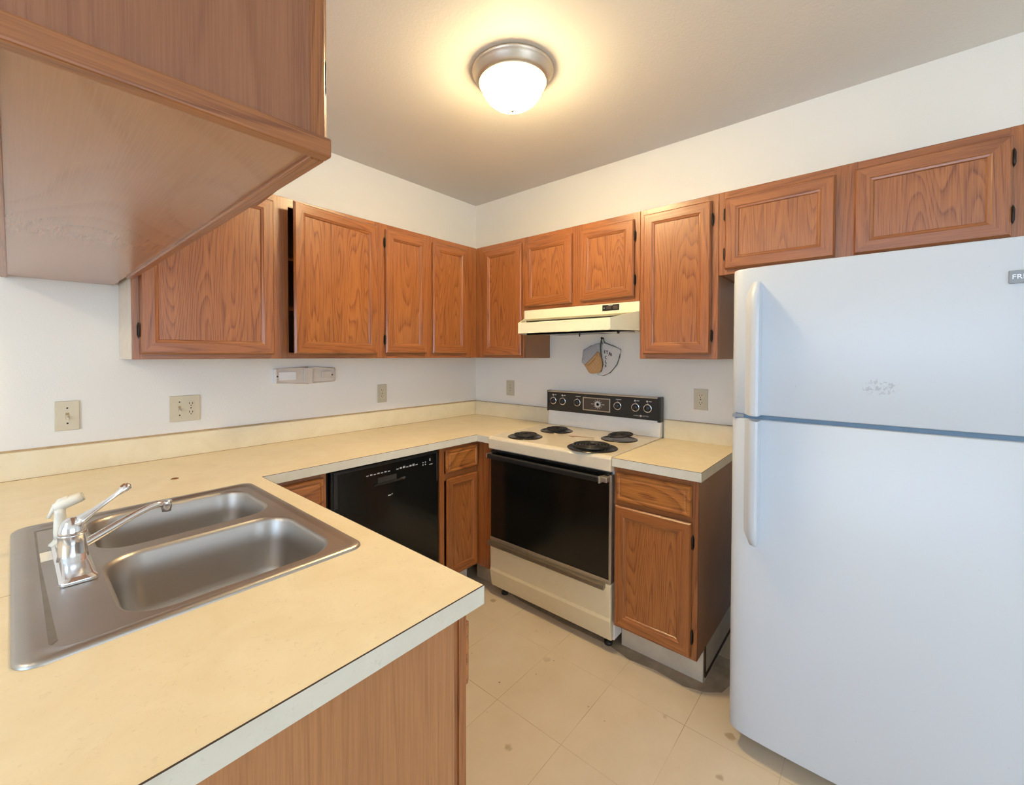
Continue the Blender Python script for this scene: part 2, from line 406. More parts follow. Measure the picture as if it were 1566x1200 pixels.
def door(parent, F, u0, u1, v0, v1, hinges=None, ajar=0.0, fr=0.058, name='door', mat_panel='panel', hv=0.075, w0=0.001):
    if u0 > u1: u0, u1 = u1, u0
    T = 0.019
    prof = [(0.004, w0), (0.0, 0.004+w0), (0.0, 0.011), (0.006, T), (fr-0.014, T), (fr-0.011, T-0.0025), (fr-0.004, T-0.004), (fr, 0.0095), (fr, 0.006)]
    mb = MB()
    loops = []
    for s_, w_ in prof:
        loops.append([mb.b.verts.new(F.pt(*p, w_)) for p in ((u0+s_, v0+s_), (u1-s_, v0+s_), (u1-s_, v1-s_), (u0+s_, v1-s_))])
    for a, b in zip(loops, loops[1:]):
        for i in range(4):
            f = mb.b.faces.new((a[i], a[(i+1) % 4], b[(i+1) % 4], b[i])); f.material_index = 1 if i in (0, 2) else 0
    f = mb.b.faces.new(loops[0][::-1])
    hs = {'l': (u0, -1), 'r': (u1, 1)}
    org = None
    if hinges: org = F.pt(hs[hinges][0], (v0+v1)/2, 0)
    d = part(name, mb, ['oak_z', 'oak_'+F.hg], parent, origin=org)
    pm = MB(); fbox(pm, F, u0+fr-0.003, u1-fr+0.003, v0+fr-0.003, v1-fr+0.003, 0.004, 0.0105)
    part('panel', pm, mat_panel, d)
    if hinges:
        u, s_ = hs[hinges]
        if abs(ajar) < 0.06:
            for v in (v0+hv, v1-hv): hinge(d, F, u+s_*0.003, v, s_)
        d.rotation_euler.z = ajar
    return d
def drawer_front(parent, F, u0, u1, v0, v1, name='drawer'):
    if u0 > u1: u0, u1 = u1, u0
    prof = [(0.004, 0.001), (0.0, 0.005), (0.0, 0.012), (0.005, 0.019), (0.013, 0.019), (0.019, 0.0155), (0.023, 0.0155), (0.027, 0.0172)]
    mb = MB(); loops = []
    for s_, w_ in prof:
        loops.append([mb.b.verts.new(F.pt(*p, w_)) for p in ((u0+s_, v0+s_), (u1-s_, v0+s_), (u1-s_, v1-s_), (u0+s_, v1-s_))])
    for a, b in zip(loops, loops[1:]): mb.bridge(a, b)
    mb.cap(loops[-1]); mb.cap(loops[0][::-1])
    return part(name, mb, 'drawer_'+F.hg, parent)

def frame_parts(t, F, u0, u1, v0, v1, stiles, rails, depth=0.019):
    """face frame: stiles = list of (ua,ub), rails = list of (va,vb,ua,ub)"""
    mb = MB()
    for a, b in stiles: fbox(mb, F, a, b, v0, v1, -depth, 0, 0)
    for va, vb, ua, ub in rails: fbox(mb, F, ua+.002, ub-.002, va+.0004, vb-.0004, -depth, -0.0004, 1)
    return part('face_frame', mb, ['oak_z', 'oak_'+F.hg], t, bevel=0.0012, seg=1)
def carcass(t, F, u0, u1, v0, v1, depth, shelves=(), mat='inside', left='inside', right='inside', bottom='inside', th=0.014):
    """open box behind the face frame"""
    if u0 > u1: u0, u1 = u1, u0
    mats = ['inside', left, right, bottom]
    mb = MB(); d0, d1 = -0.019, -depth
    fbox(mb, F, u0, u0+th, v0, v1, d1, d0, 1); fbox(mb, F, u1-th, u1, v0, v1, d1, d0, 2)
    fbox(mb, F, u0+th, u1-th, v0, v0+th, d1, d0, 3); fbox(mb, F, u0+th, u1-th, v1-th, v1, d1, d0, 0)
    fbox(mb, F, u0+th, u1-th, v0+th, v1-th, d1, d1+0.006, 0)
    b = part('carcass', mb, mats, t)
    for v in shelves:
        m2 = MB(); fbox(m2, F, u0+th, u1-th, v-0.009, v+0.009, d1+0.006, d0-0.02)
        part('shelf', m2, 'oak_'+F.hg, t)
    return b

# ------------------------------------------------------------------ the room
ZC = 2.5456
X0, Y0 = -6.2, -6.2
struct('floor', MB().box(X0-.1, 0.12, Y0-.1, 0.12, -0.1, 0), 'floor')
struct('ceiling', MB().box(X0-.1, 0.12, Y0-.1, 0.12, ZC, ZC+0.1), 'ceiling')
struct('wall_left', MB().box(X0, 0.1, 0, 0.1, 0, ZC), 'wall')
struct('wall_right', MB().box(0, 0.1, Y0, 0, 0, ZC), 'wall')
def wall_with_opening(name, ax, p0, p1, a0, a1, o0, o1, z0, z1):
    mb = MB()
    def bb(u0, u1, za, zb):
        if ax == 'x': mb.box(p0, p1, u0, u1, za, zb)
        else: mb.box(u0, u1, p0, p1, za, zb)
    bb(a0, o0, 0, ZC); bb(o1, a1, 0, ZC); bb(o0, o1, z1, ZC)
    if z0 > 0: bb(o0, o1, 0, z0)
    struct(name, mb, 'wall')
wall_with_opening('wall_far_left', 'x', X0-0.1, X0, Y0, 0.1, -4.0, -1.2, 0.35, 2.35)
wall_with_opening('wall_rear', 'y', Y0-0.1, Y0, X0-0.1, 0.1, -4.2, -1.0, 0.35, 2.35)
def window(n, ax, p, a0, a1, z0, z1):
    t = 0.06; mb = MB()
    def bb(u0, u1, za, zb, d=0.03):
        if ax == 'x': mb.box(p-d, p+d, u0, u1, za, zb)
        else: mb.box(u0, u1, p-d, p+d, za, zb)
    bb(a0, a0+t, z0, z1); bb(a1-t, a1, z0, z1); bb(a0, a1, z0, z0+t); bb(a0, a1, z1-t, z1); bb((a0+a1)/2-t/2, (a0+a1)/2+t/2, z0, z1)
    o = struct('window_%d' % n, mb, 'whiteplast')
    g = MB()
    if ax == 'x': g.box(p-.003, p+.003, a0+t, a1-t, z0+t, z1-t)
    else: g.box(a0+t, a1-t, p-.003, p+.003, z0+t, z1-t)
    part('pane', g, 'glass', o)
window(1, 'x', X0-0.05, -4.0, -1.2, 0.35, 2.35)
window(2, 'y', Y0-0.05, -4.2, -1.0, 0.35, 2.35)  # unseen rear window, added together with the fill light

# ------------------------------------------------------------------ wall cabinets, left wall (A)
ZB, ZT, D = 1.3588, 2.1149, 0.289
FA = Face('A', -D); FB = Face('B', -D)
def rails(u0, u1, z0=ZB, z1=ZT, b=0.03, tp=0.042): return [(z0, z0+b, u0, u1), (z1-tp, z1, u0, u1)]

t = thing('wall_cabinet', 'wide oak wall cabinet with its right door ajar, left end of the left wall run', 'cabinet', (-1.6, -D/2, ZB))
carcass(t, FA, -2.128, -1.058, ZB, ZT, D-0.001, (1.60, 1.84), left='cream_side')
frame_parts(t, FA, 0, 0, ZB, ZT, [(-2.128, -2.098), (-1.642, -1.557), (-1.09, -1.058)], rails(-2.128, -1.058))
door(t, FA, -2.106, -1.626, 1.379, 2.083, 'l', hv=0.09)
door(t, FA, -1.567, -1.086, 1.383, 2.086, 'r', ajar=math.radians(7.5))

t = thing('wall_cabinet', 'oak wall cabinet with two narrow doors beside the inner corner, left wall', 'cabinet', (-0.7, -D/2, ZB))
carcass(t, FA, -1.058, -0.012, ZB, ZT, D-0.001)
frame_parts(t, FA, 0, 0, ZB, ZT, [(-1.058, -1.012), (-0.75, -0.672), (-0.405, -0.289)], rails(-1.058, -0.289))
door(t, FA, -1.028, -0.735, 1.388, 2.084, 'l')
door(t, FA, -0.686, -0.391, 1.388, 2.082)

# right wall (B)
t = thing('wall_cabinet', 'oak wall cabinet with one tall door between inner corner and range hood', 'cabinet', (-D/2, -0.5, ZB))
carcass(t, FB, -0.7085, -0.3085, ZB, ZT, D-0.001, left='brown_side')
frame_parts(t, FB, 0, 0, ZB, ZT, [(-0.372, -0.289), (-0.7085, -0.684)], rails(-0.7085, -0.289))
door(t, FB, -0.696, -0.368, 1.376, 2.082)

t = thing('wall_cabinet', 'short oak wall cabinet with two doors mounted above the range hood', 'cabinet', (-D/2, -1.09, 1.657))
carcass(t, FB, -1.4657, -0.7095, 1.657, ZT, D-0.001)
frame_parts(t, FB, 0, 0, 1.657, ZT, [(-0.745, -0.7095), (-1.128, -1.055), (-1.4657, -1.43)], rails(-1.4657, -0.7095, 1.657))
door(t, FB, -1.064, -0.7225, 1.678, 2.076)
door(t, FB, -1.437, -1.120, 1.682, 2.078, 'l', hv=0.085)

t = thing('wall_cabinet', 'oak wall cabinet with one tall door between range hood and refrigerator', 'cabinet', (-D/2, -1.65, ZB))
carcass(t, FB, -1.8365, -1.4667, ZB, ZT, D-0.001, left='brown_side')
frame_parts(t, FB, 0, 0, ZB, ZT, [(-1.5, -1.4667), (-1.8365, -1.79)], rails(-1.8365, -1.4667))
door(t, FB, -1.808, -1.489, 1.383, 2.086, 'l', hv=0.085)

t = thing('wall_cabinet', 'low oak wall cabinet with two wide doors above the white refrigerator', 'cabinet', (-D/2, -2.28, 1.742))
carcass(t, FB, -2.735, -1.8375, 1.742, ZT, D-0.001, bottom='brown_side')
frame_parts(t, FB, 0, 0, 1.742, ZT, [(-1.875, -1.8375), (-2.325, -2.25), (-2.735, -2.70)], rails(-2.735, -1.8375, 1.742, b=0.026))
door(t, FB, -2.257, -1.865, 1.764, 2.081, 'r', hv=0.07)
door(t, FB, -2.706, -2.314, 1.762, 2.084, 'l', hv=0.07)

# ------------------------------------------------------------------ cabinet hung above the peninsula
ZU = 1.6563
t = thing('hanging_cabinet', 'oak cabinet hung high above the sink peninsula, seen from below', 'cabinet', (-2.29, -0.9, ZU))
mb = MB()
mb.box(-2.446, -2.1455, -1.797, -0.004, ZU+0.007, ZU+0.0265, 1)          # recessed soffit panel
mb.box(-2.446, -2.152, -1.797, -1.783, ZU+0.0265, ZT, 0)
mb.box(-2.446, -2.434, -1.783, -0.004, ZU+0.0265, ZT, 0)
mb.box(-2.434, -2.152, -0.018, -0.004, ZU+0.0265, ZT, 0)
mb.box(-2.446, -2.130, -1.797, -0.004, ZT, ZT+0.012, 0)
part('carcass', mb, ['hang_panel', 'underside'], t)
FK = Face('K', -2.1305)
mb = MB()
for a, b in ((-1.797, -1.75), (-1.45, -1.38), (-1.08, -1.01), (-0.65, -0.58), (-0.34, -0.30)): fbox(mb, FK, a, b, ZU+0.028, ZT, -0.0215, 0, 0)
fbox(mb, FK, -1.797, -0.30, ZT-0.04, ZT, -0.0215, -0.0004, 1)
part('face_frame', mb, ['oak_z', 'oak_y'], t, bevel=0.001, seg=1)
mb = MB()
mb.box(-2.452, -2.1245, -1.8045, -1.783, ZU, ZU+0.027, 0)
mb.box(-2.146, -2.1245, -1.783, -0.31, ZU, ZU+0.027, 1)
mb.box(-2.452, -2.434, -1.783, -0.004, ZU, ZU+0.027, 1)
part('bottom_trim', mb, ['oak_x', 'oak_y'], t, bevel=0.003)
door(t, FK, -1.768, -1.430, 1.675, 2.09, 'l', hv=0.11, ajar=math.radians(-3.2))
door(t, FK, -1.40, -1.06, ZU+0.030, 2.09)
door(t, FK, -1.03, -0.632, ZU+0.030, 2.09)

# ------------------------------------------------------------------ base cabinets
ZK, ZCB = 0.135, 0.8755
GA = Face('A', -0.612); GB = Face('B', -0.612); GK = Face('K', -1.840)
def base_carcass(t, F, u0, u1, depth, left='inside', right='inside', kick0=None):
    if u0 > u1: u0, u1 = u1, u0
    mb = MB(); th = 0.014; d0, d1 = -0.019, -depth
    fbox(mb, F, u0, u0+th, ZK, ZCB, d1, d0, 1); fbox(mb, F, u1-th, u1, ZK, ZCB, d1, d0, 2)
    fbox(mb, F, u0+th, u1-th, ZK, ZK+th, d1, d0, 0); fbox(mb, F, u0+th, u1-th, ZK+th, ZCB, d1, d1+0.008, 0)
    part('carcass', mb, ['inside', left, right], t)
    k = MB(); fbox(k, F, u0, u1, 0, ZK, -0.098, -0.085)
    part('toe_kick', k, 'toe', t)

# peninsula
t = thing('base_cabinet', 'oak peninsula base cabinet under the sink with plain end panel', 'cabinet', (-2.15, -1.2, 0))
mb = MB()
mb.box(-2.46, -1.873, -1.785, -1.771, 0, ZCB, 0); mb.box(-2.46, -2.446, -1.771, -0.01, 0, ZCB, 0)
mb.box(-2.446, -1.859, -1.771, -0.62, ZK, ZK+0.014, 1)
part('carcass', mb, ['end_panel', 'inside'], t)
mb = MB(); mb.box(-1.873, -1.860, -1.781, -1.771, 0, ZCB); part('scribe_strip', mb, 'oak_z', t)
mb = MB()
fbox(mb, GK, -1.785, -1.745, 0, ZCB, -0.0195, 0, 0)
for a, b in ((-1.20, -1.14), (-0.68, -0.635)): fbox(mb, GK, a, b, ZK, ZCB, -0.019, 0, 0)
for va, vb in ((ZK, ZK+.03), (0.68, 0.72), (ZCB-0.04, ZCB-.0005)): fbox(mb, GK, -1.75, -0.637, va, vb, -0.0185, -0.0004, 1)
part('face_frame', mb, ['oak_z', 'oak_y'], t, bevel=0.001, seg=1)
drawer_front(t, GK, -1.777, -1.22, 0.714, 0.840); drawer_front(t, GK, -1.12, -0.70, 0.714, 0.840)
door(t, GK, -1.70, -1.22, 0.155, 0.675); door(t, GK, -1.12, -0.70, 0.155, 0.675)
mb = MB(); mb.box(-1.925, -1.912, -1.77, -0.62, 0, ZK); part('toe_kick', mb, 'toe', t)

t = thing('base_cabinet', 'oak base cabinet between peninsula and black dishwasher, mostly hidden', 'cabinet', (-1.67, -0.3, 0))
base_carcass(t, GA, -1.80, -1.540, 0.60)
frame_parts(t, GA, 0, 0, ZK, ZCB, [(-1.80, -1.775), (-1.572, -1.540)], [(ZK, ZK+.03, -1.80, -1.54), (0.66, 0.70, -1.8, -1.54), (ZCB-.03, ZCB, -1.8, -1.54)])
drawer_front(t, GA, -1.785, -1.556, 0.705, 0.853); door(t, GA, -1.785, -1.556, 0.155, 0.655)

t = thing('base_cabinet', 'narrow oak corner base cabinet between black dishwasher and range', 'cabinet', (-0.75, -0.3, 0))
base_carcass(t, GA, -0.902, -0.612, 0.60)
frame_parts(t, GA, 0, 0, ZK, ZCB, [(-0.902, -0.868), (-0.640, -0.612)], [(ZK, ZK+.03, -0.902, -0.612), (0.685, 0.725, -0.902, -0.612), (ZCB-.03, ZCB, -0.902, -0.612)])
drawer_front(t, GA, -0.866, -0.622, 0.728, 0.856); door(t, GA, -0.860, -0.622, 0.150, 0.694, fr=0.05)
mb = MB(); mb.box(-0.612, -0.594, -0.735, -0.614, ZK, ZCB); mb.box(-0.594, -0.02, -0.735, -0.721, ZK, ZCB)
part('corner_filler', mb, 'oak_z', t, bevel=0.001, seg=1)
mb = MB(); mb.box(-0.527, -0.514, -0.735, -0.53, 0, ZK); part('toe_kick', mb, 'toe', t)

t = thing('base_cabinet', 'oak base cabinet with drawer and door between range and refrigerator', 'cabinet', (-0.3, -1.67, 0))
base_carcass(t, GB, -1.8556, -1.492, 0.60, left='brown_side')
frame_parts(t, GB, 0, 0, ZK, ZCB, [(-1.52, -1.492), (-1.8556, -1.815)], [(ZK, ZK+.03, -1.8556, -1.492), (0.67, 0.72, -1.8556, -1.492), (ZCB-.04, ZCB, -1.8556, -1.492)])
drawer_front(t, GB, -1.833, -1.507, 0.722, 0.848); door(t, GB, -1.834, -1.500, 0.150, 0.698, 'l', hv=0.08)
mb = MB(); mb.box(-0.514, -0.02, -1.8535, -1.840, 0, ZK-0.004); part('toe_kick', mb, 'toe', t)
mb = MB(); mb.box(-0.505, -0.490, -1.8575, -1.8535, 0.012, ZK+0.004); mb.box(-0.49, -0.03, -1.856, -1.8535, 0.0, 0.016)
part('toe_kick_edge', mb, 'seam', t)

# dark floor strip: dirt along the toe kicks, shade painted in along the range
def decal(name, label, pts, mat='grime_shade', z=0.0012):
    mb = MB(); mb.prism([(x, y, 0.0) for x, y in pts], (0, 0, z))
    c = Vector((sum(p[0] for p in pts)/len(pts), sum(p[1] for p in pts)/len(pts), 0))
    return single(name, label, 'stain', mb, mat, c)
decal('floor_grime_shade', 'dark strip on the floor, painted shade along the range and dirt along the right toe kick', [(-0.53, -0.74), (-0.56, -0.9), (-0.575, -1.2), (-0.57, -1.45), (-0.60, -1.56), (-0.585, -1.68), (-0.60, -1.80), (-0.575, -1.875), (-0.53, -1.93), (-0.40, -1.96), (-0.30, -1.95), (-0.30, -1.858), (-0.527, -1.8585), (-0.527, -1.49), (-0.45, -1.485), (-0.45, -0.74)])

# ------------------------------------------------------------------ worktops
CT, CB_ = 0.914, 0.876
PX, PY, DC = -1.8054, -1.8004, 0.6399
t = thing('worktop', 'continuous cream laminate worktop running from peninsula around the corner to the range', 'worktop', (-1.8, -0.6, CB_))
mb = MB()
def top(x0, x1, y0, y1): mb.box(x0, x1, y0, y1, CB_, CT)
HX0, HX1, HY0, HY1 = -2.425, -1.879, -1.453, -0.712
e = 0.0016
top(-2.62, HX0, PY+e, 0); top(HX0, HX1, PY+e, HY0); top(HX0, HX1, HY1, 0); top(HX1, PX-e, PY+e, 0)
top(PX-e, -DC, -DC+e, 0); top(-DC, 0, -0.7352, 0)
bmesh.ops.remove_doubles(mb.b, verts=mb.b.verts[:], dist=1e-5)
part('top', mb, 'counter', t)
def edge_run(mb, x0, x1, y0, y1): mb.box(x0, x1, y0, y1, CB_-0.0005, CT-0.0016)
mb = MB()
edge_run(mb, -2.62, PX, PY, PY+e-0.0001); edge_run(mb, PX-e+0.0001, PX, PY+e, -DC)
edge_run(mb, PX, -DC, -DC, -DC+e-0.0001); edge_run(mb, -DC-0.0001, -DC-e, -0.7352, -DC)
part('edge_band', mb, 'edge', t)
mb = MB()
def seam_run(x0, x1, y0, y1): mb.box(x0, x1, y0, y1, CT-0.0016, CT-0.0002)
seam_run(-2.62, PX, PY-0.0002, PY+e); seam_run(PX-e, PX+0.0001, PY+e, -DC); seam_run(PX, -DC, -DC-0.0001, -DC+e)
part('edge_line', mb, 'seam', t)
mb = MB(); mb.box(-2.62, -2.436, -1.1440, -1.1425, CT-0.001, CT+0.0002); part('joint_line', mb, 'caulk', t)
mb = MB(); mb.box(-2.62, -0.02, -0.02, 0, CT, 1.0169); mb.box(-0.02, 0, -0.7352, 0, CT, 1.0169)
part('backsplash', mb, 'splash', t, bevel=0.0015, seg=1)
mb = MB(); mb.box(-2.62, -0.008, -0.010, 0, 1.0165, 1.0235); mb.box(-0.006, 0, -0.7352, -0.007, 1.0165, 1.0195)
mb.box(-2.62, -0.02, -0.0225, -0.0195, CT, CT+0.002); mb.box(-0.0222, -0.0195, -0.7352, -0.0222, CT, CT+0.0015)
part('caulk_line', mb, 'caulk', t)

t = thing('worktop', 'short cream laminate worktop between range and refrigerator', 'worktop', (-0.3, -1.68, CB_))
mb = MB(); mb.box(-DC+e, 0, -1.8742+e, -1.4925, CB_, CT); part('top', mb, 'counter', t)
mb = MB(); edge_run(mb, -DC, -DC+e-0.0001, -1.8742, -1.4925); edge_run(mb, -DC+e, 0, -1.8742, -1.8742+e-0.0001); part('edge_band', mb, 'edge', t)
mb = MB(); mb.box(-DC-0.0001, -DC+e, -1.8742, -1.4925, CT-.0012, CT-.0002); mb.box(-DC+e, 0, -1.8743, -1.8742+e, CT-.0012, CT-.0002); part('edge_line', mb, 'seam', t)
mb = MB(); mb.box(-0.02, 0, -1.8742, -1.4925, CT, 1.0169); part('backsplash', mb, 'splash', t, bevel=0.0015, seg=1)
mb = MB(); mb.box(-0.006, 0, -1.8742, -1.4925, 1.0165, 1.0195); part('caulk_line', mb, 'caulk', t)

mb = MB(); mb.lathe([(0.003, 0), (0.009, 0.001), (0.006, 0.0035), (0.001, 0.004)], (0, 0, 0), n=10)
for v in mb.b.verts: v.co.x *= 1.5
bmesh.ops.translate(mb.b, verts=mb.b.verts[:], vec=(-2.032, -0.426, CT))
single('crumb', 'small brown crumb lying on the worktop behind the sink', 'crumb', mb, 'crumb', (-2.032, -0.426, CT))

# ------------------------------------------------------------------ sink
def rrect(x0, x1, y0, y1, r, z, n=6):
    pts = []
    for cx_, cy_, a0 in ((x1-r, y1-r, 0), (x0+r, y1-r, PI/2), (x0+r, y0+r, PI), (x1-r, y0+r, 3*PI/2)):
        for i in range(n+1):
            a = a0+PI/2*i/n; pts.append(Vector((cx_+r*math.cos(a), cy_+r*math.sin(a), z)))
    return pts
t = thing('kitchen_sink', 'double bowl stainless steel drop-in sink set in the peninsula worktop', 'sink', (-2.15, -1.08, CT))
mb = MB()
SX0, SX1, SY0, SY1 = -2.4365, -1.867, -1.465, -0.700
lo = [mb.loop(rrect(SX0, SX1, SY0, SY1, 0.035, CT+0.0003)),
      mb.loop(rrect(SX0+.001, SX1-.001, SY0+.001, SY1-.001, 0.034, CT+0.004)),
      mb.loop(rrect(SX0+.006, SX1-.006, SY0+.006, SY1-.006, 0.03, CT+0.0075)),
      mb.loop(rrect(SX0+.030, SX1-.018, SY0+.020, SY1-.020, 0.03, CT+0.0065)),
      mb.loop(rrect(SX0+.042, SX1-.026, SY0+.028, SY1-.028, 0.03, CT+0.003))]
for a, b in zip(lo, lo[1:]): mb.bridge(a, b, smooth=True)
bowls = [(-2.308, -1.913, -1.424, -1.088), (-2.305, -1.913, -1.046, -0.742)]
edges = []
def loop_edges(l):
    r = []
    for i in range(len(l)):
        a, b = l[i], l[(i+1) % len(l)]
        e_ = mb.b.edges.get((a, b)) or mb.b.edges.new((a, b)); r.append(e_)
    return r
edges += loop_edges(lo[-1]); btops = []
for x0, x1, y0, y1 in bowls:
    l = mb.loop(rrect(x0, x1, y0, y1, 0.075, CT+0.003)); btops.append(l); edges += loop_edges(l)
bmesh.ops.triangle_fill(mb.b, use_beauty=True, use_dissolve=False, edges=edges)
part('rim', mb, 'steel', t)
for (x0, x1, y0, y1) in bowls:
    mb = MB(); ls = []
    for ins, dz, r in ((0, 0.003, 0.075), (0.004, 0.0005, 0.073), (0.008, -0.006, 0.07), (0.013, -0.06, 0.068), (0.020, -0.125, 0.068), (0.030, -0.150, 0.066), (0.050, -0.166, 0.06), (0.085, -0.172, 0.05)):
        ls.append(rrect(x0+ins, x1-ins, y0+ins, y1-ins, r, CT+dz, 8))
    mb.loft(ls, False, True, smooth=True)
    bo = part('bowl', mb, 'steel', t)
    dm = MB(); dm.lathe([(0.045, 0.0), (0.044, 0.002), (0.034, 0.001), (0.03, 0.003), (0.004, 0.003)], ((x0+x1)/2, (y0+y1)/2, CT-0.1718), n=24)
    part('drain', dm, 'chrome', bo)
mb = MB(); mb.box(-2.392, -2.373, -1.008, -0.945, CT+0.0032, CT+0.0042)
part('sticker', mb, 'sprayer', t, label='cream paper sticker on the sink deck')
mb = MB(); mb.prism([(-2.404, -0.80, CT+0.0032), (-2.404, -0.76, CT+0.0032), (-2.399, -0.752, CT+0.0032), (-2.34, -0.745, CT+0.0032), (-2.34, -0.750, CT+0.0032), (-2.392, -0.760, CT+0.0032), (-2.393, -1.0, CT+0.0032), (-2.388, -1.30, CT+0.0032), (-2.386, -1.405, CT+0.0032), (-2.394, -1.415, CT+0.0032), (-2.402, -1.405, CT+0.0032), (-2.402, -1.2, CT+0.0032)], (0, 0, 0.0004))
part('ledge', mb, 'dull_steel', t, label='darkened groove along the left ledge')

# faucet
DK = CT+0.0036
t = thing('faucet', 'chrome single-lever faucet with short spout on the sink deck', 'faucet', (-2.345, -1.06, DK))
mb = MB()
mb.loft([rrect(-2.374, -2.316, -1.193, -0.928, 0.012, DK, 4), rrect(-2.374, -2.316, -1.193, -0.928, 0.012, DK+0.006, 4),
         rrect(-2.368, -2.322, -1.187, -0.934, 0.012, DK+0.012, 4), rrect(-2.365, -2.325, -1.12, -1.00, 0.012, DK+0.020, 4)], smooth=False)
part('base_plate', mb, 'chrome', t, bevel=0.002)
mb = MB(); mb.lathe([(0.026, 0.010), (0.0245, 0.022), (0.0235, 0.045), (0.0235, 0.062), (0.0245, 0.063), (0.0245, 0.066)], (-2.345, -1.06, DK), n=32)
part('body', mb, 'chrome', t)
mb = MB(); mb.lathe([(0.0235, 0.066), (0.0235, 0.072), (0.021, 0.083), (0.016, 0.093), (0.008, 0.099), (0.001, 0.100)], (-2.345, -1.06, DK), n=32)
part('cap', mb, 'chrome', t)
mb = MB()
A_ = Vector((-2.338, -1.06, DK+0.086)); B_ = Vector((-2.245, -1.056, 1.068)); dd = B_-A_
ls = []
for k, wd, th in ((0, .021, .012), (.12, .022, .010), (.3, .013, .006), (.55, .0095, .005), (.72, .0085, .005), (.82, .011, .007), (.90, .0125, .009), (.97, .010, .008), (1.0, .004, .003)):
    c = A_+dd*k; n_ = Vector((-dd.z, 0, dd.x)).normalized(); s_ = Vector((0, 1, 0))
    ls.append([c + s_*wd*math.cos(a)+n_*th*math.sin(a) for a in [2*PI*i/14 for i in range(14)]])
mb.loft(ls); lv = part('lever', mb, 'chrome', t)
mb = MB(); mb.lathe([(0.0055, 0), (0.005, 0.003), (0.001, 0.004)], A_+dd*0.9+Vector((-dd.z, 0, dd.x)).normalized()*0.007, Vector((-dd.z, 0, dd.x)), n=12)
part('lever_button', mb, 'crumb', lv)
mb = MB()
tip = Vector((-2.168, -1.010, 0.992))
mb.tube([(-2.335, -1.057, DK+0.030), (-2.32, -1.053, DK+0.036), (-2.235, -1.029, DK+0.068), (-2.205, -1.020, DK+0.0765), (-2.19, -1.016, DK+0.078), tip], [.0105, .0095, .008, .0078, .008, .009], 14)
mb.lathe([(0.0105, 0.008), (0.0115, 0.004), (0.0115, -0.012), (0.010, -0.014), (0.010, -0.020), (0.008, -0.0205)], tip, n=20)
part('spout', mb, 'chrome', t)

t = thing('sink_sprayer', 'cream white side sprayer standing on the sink deck behind the faucet', 'sprayer', (-2.356, -0.905, DK))
mb = MB(); mb.lathe([(0.021, 0), (0.021, 0.003), (0.014, 0.009), (0.0125, 0.014)], (-2.356, -0.905, DK), n=24); part('escutcheon', mb, 'sprayer', t)
mb = MB(); mb.lathe([(0.0115, 0.012), (0.0125, 0.03), (0.0115, 0.055), (0.0105, 0.075), (0.011, 0.088)], (-2.356, -0.905, DK), n=20)
mb.tube([(-2.366, -0.905, 1.006), (-2.352, -0.905, 1.012), (-2.332, -0.905, 1.019), (-2.3175, -0.905, 1.0235)], [.010, .0125, .0125, .0115], 16)
part('head', mb, 'sprayer', t)
mb = MB(); mb.tube([(-2.376, -0.905, 0.985), (-2.366, -0.905, 1.008), (-2.356, -0.905, 1.022), (-2.342, -0.905, 1.028)], [.0035, .005, .006, .005], 10)
part('trigger', mb, 'sprayer', t)
mb = MB(); mb.lathe([(0.010, 0), (0.0105, 0.002), (0.009, 0.004)], (-2.3175, -0.905, 1.0235), (1, 0, 0.3), n=18); part('nozzle', mb, 'ivory', t)

# ------------------------------------------------------------------ dishwasher
t = thing('dishwasher', 'black built-in dishwasher under the left worktop', 'dishwasher', (-1.22, -0.3, 0))
mb = MB(); mb.box(-1.535, -0.907, -0.585, -0.03, 0.10, 0.868); part('tub', mb, 'black', t)
mb = MB(); mb.box(-1.520, -0.910, -0.612, -0.585, 0.12, 0.866); dwd = part('door', mb, 'black_glass', t, bevel=0.004)
mb = MB()
mb.box(-1.508, -0.918, -0.6165, -0.612, 0.850, 0.862); mb.box(-1.508, -1.488, -0.6165, -0.612, 0.70, 0.852); mb.box(-0.926, -0.918, -0.6165, -0.612, 0.70, 0.852)
part('raised_rim', mb, 'black', dwd, bevel=0.003)
mb = MB()
mb.box(-1.285, -1.180, -0.6135, -0.6115, 0.766, 0.792)
part('handle_recess', mb, 'slot', dwd)
mb = MB(); mb.prism([(-1.30, -0.6125, 0.765), (-1.15, -0.6125, 0.765), (-1.135, -0.6125, 0.758), (-1.31, -0.6125, 0.758)], (0, -0.010, 0)); part('handle_lip', mb, 'black', dwd, bevel=0.002)
mb = MB(); mb.box(-1.152, -1.128, -0.6145, -0.6115, 0.760, 0.768); part('latch_glint', mb, 'chrome', dwd)
mb = MB()
for i in range(7): mb.box(-1.346+i*0.0195, -1.346+i*0.0195+0.012, -0.6128, -0.6118, 0.811, 0.8145+0.002*(i % 2))
part('button_legend', mb, 'mark', dwd); mb = MB()
for i in range(7): mb.box(-1.180+i*0.0195, -1.180+i*0.0195+0.013, -0.6128, -0.6118, 0.811, 0.815+0.003*(i % 3))
part('button_legend', mb, 'mark', dwd); mb = MB()
for i in range(2):
    for j in range(2): mb.box(-1.018+i*0.016, -1.018+i*0.016+0.006, -0.6128, -0.6118, 0.800+j*0.012, 0.806+j*0.012)
part('button_legend', mb, 'mark', dwd); mb = MB()
mb.box(-0.972, -0.966, -0.6128, -0.6118, 0.816, 0.830); mb.box(-0.974, -0.952, -0.6128, -0.6118, 0.796, 0.7995)
part('button_legend', mb, 'mark', dwd)
mb = MB(); mb.box(-1.228, -1.212, -0.6128, -0.6118, 0.693, 0.697); mb.box(-1.208, -1.203, -0.6128, -0.6118, 0.696, 0.7)
part('emblem', mb, 'mark', dwd)
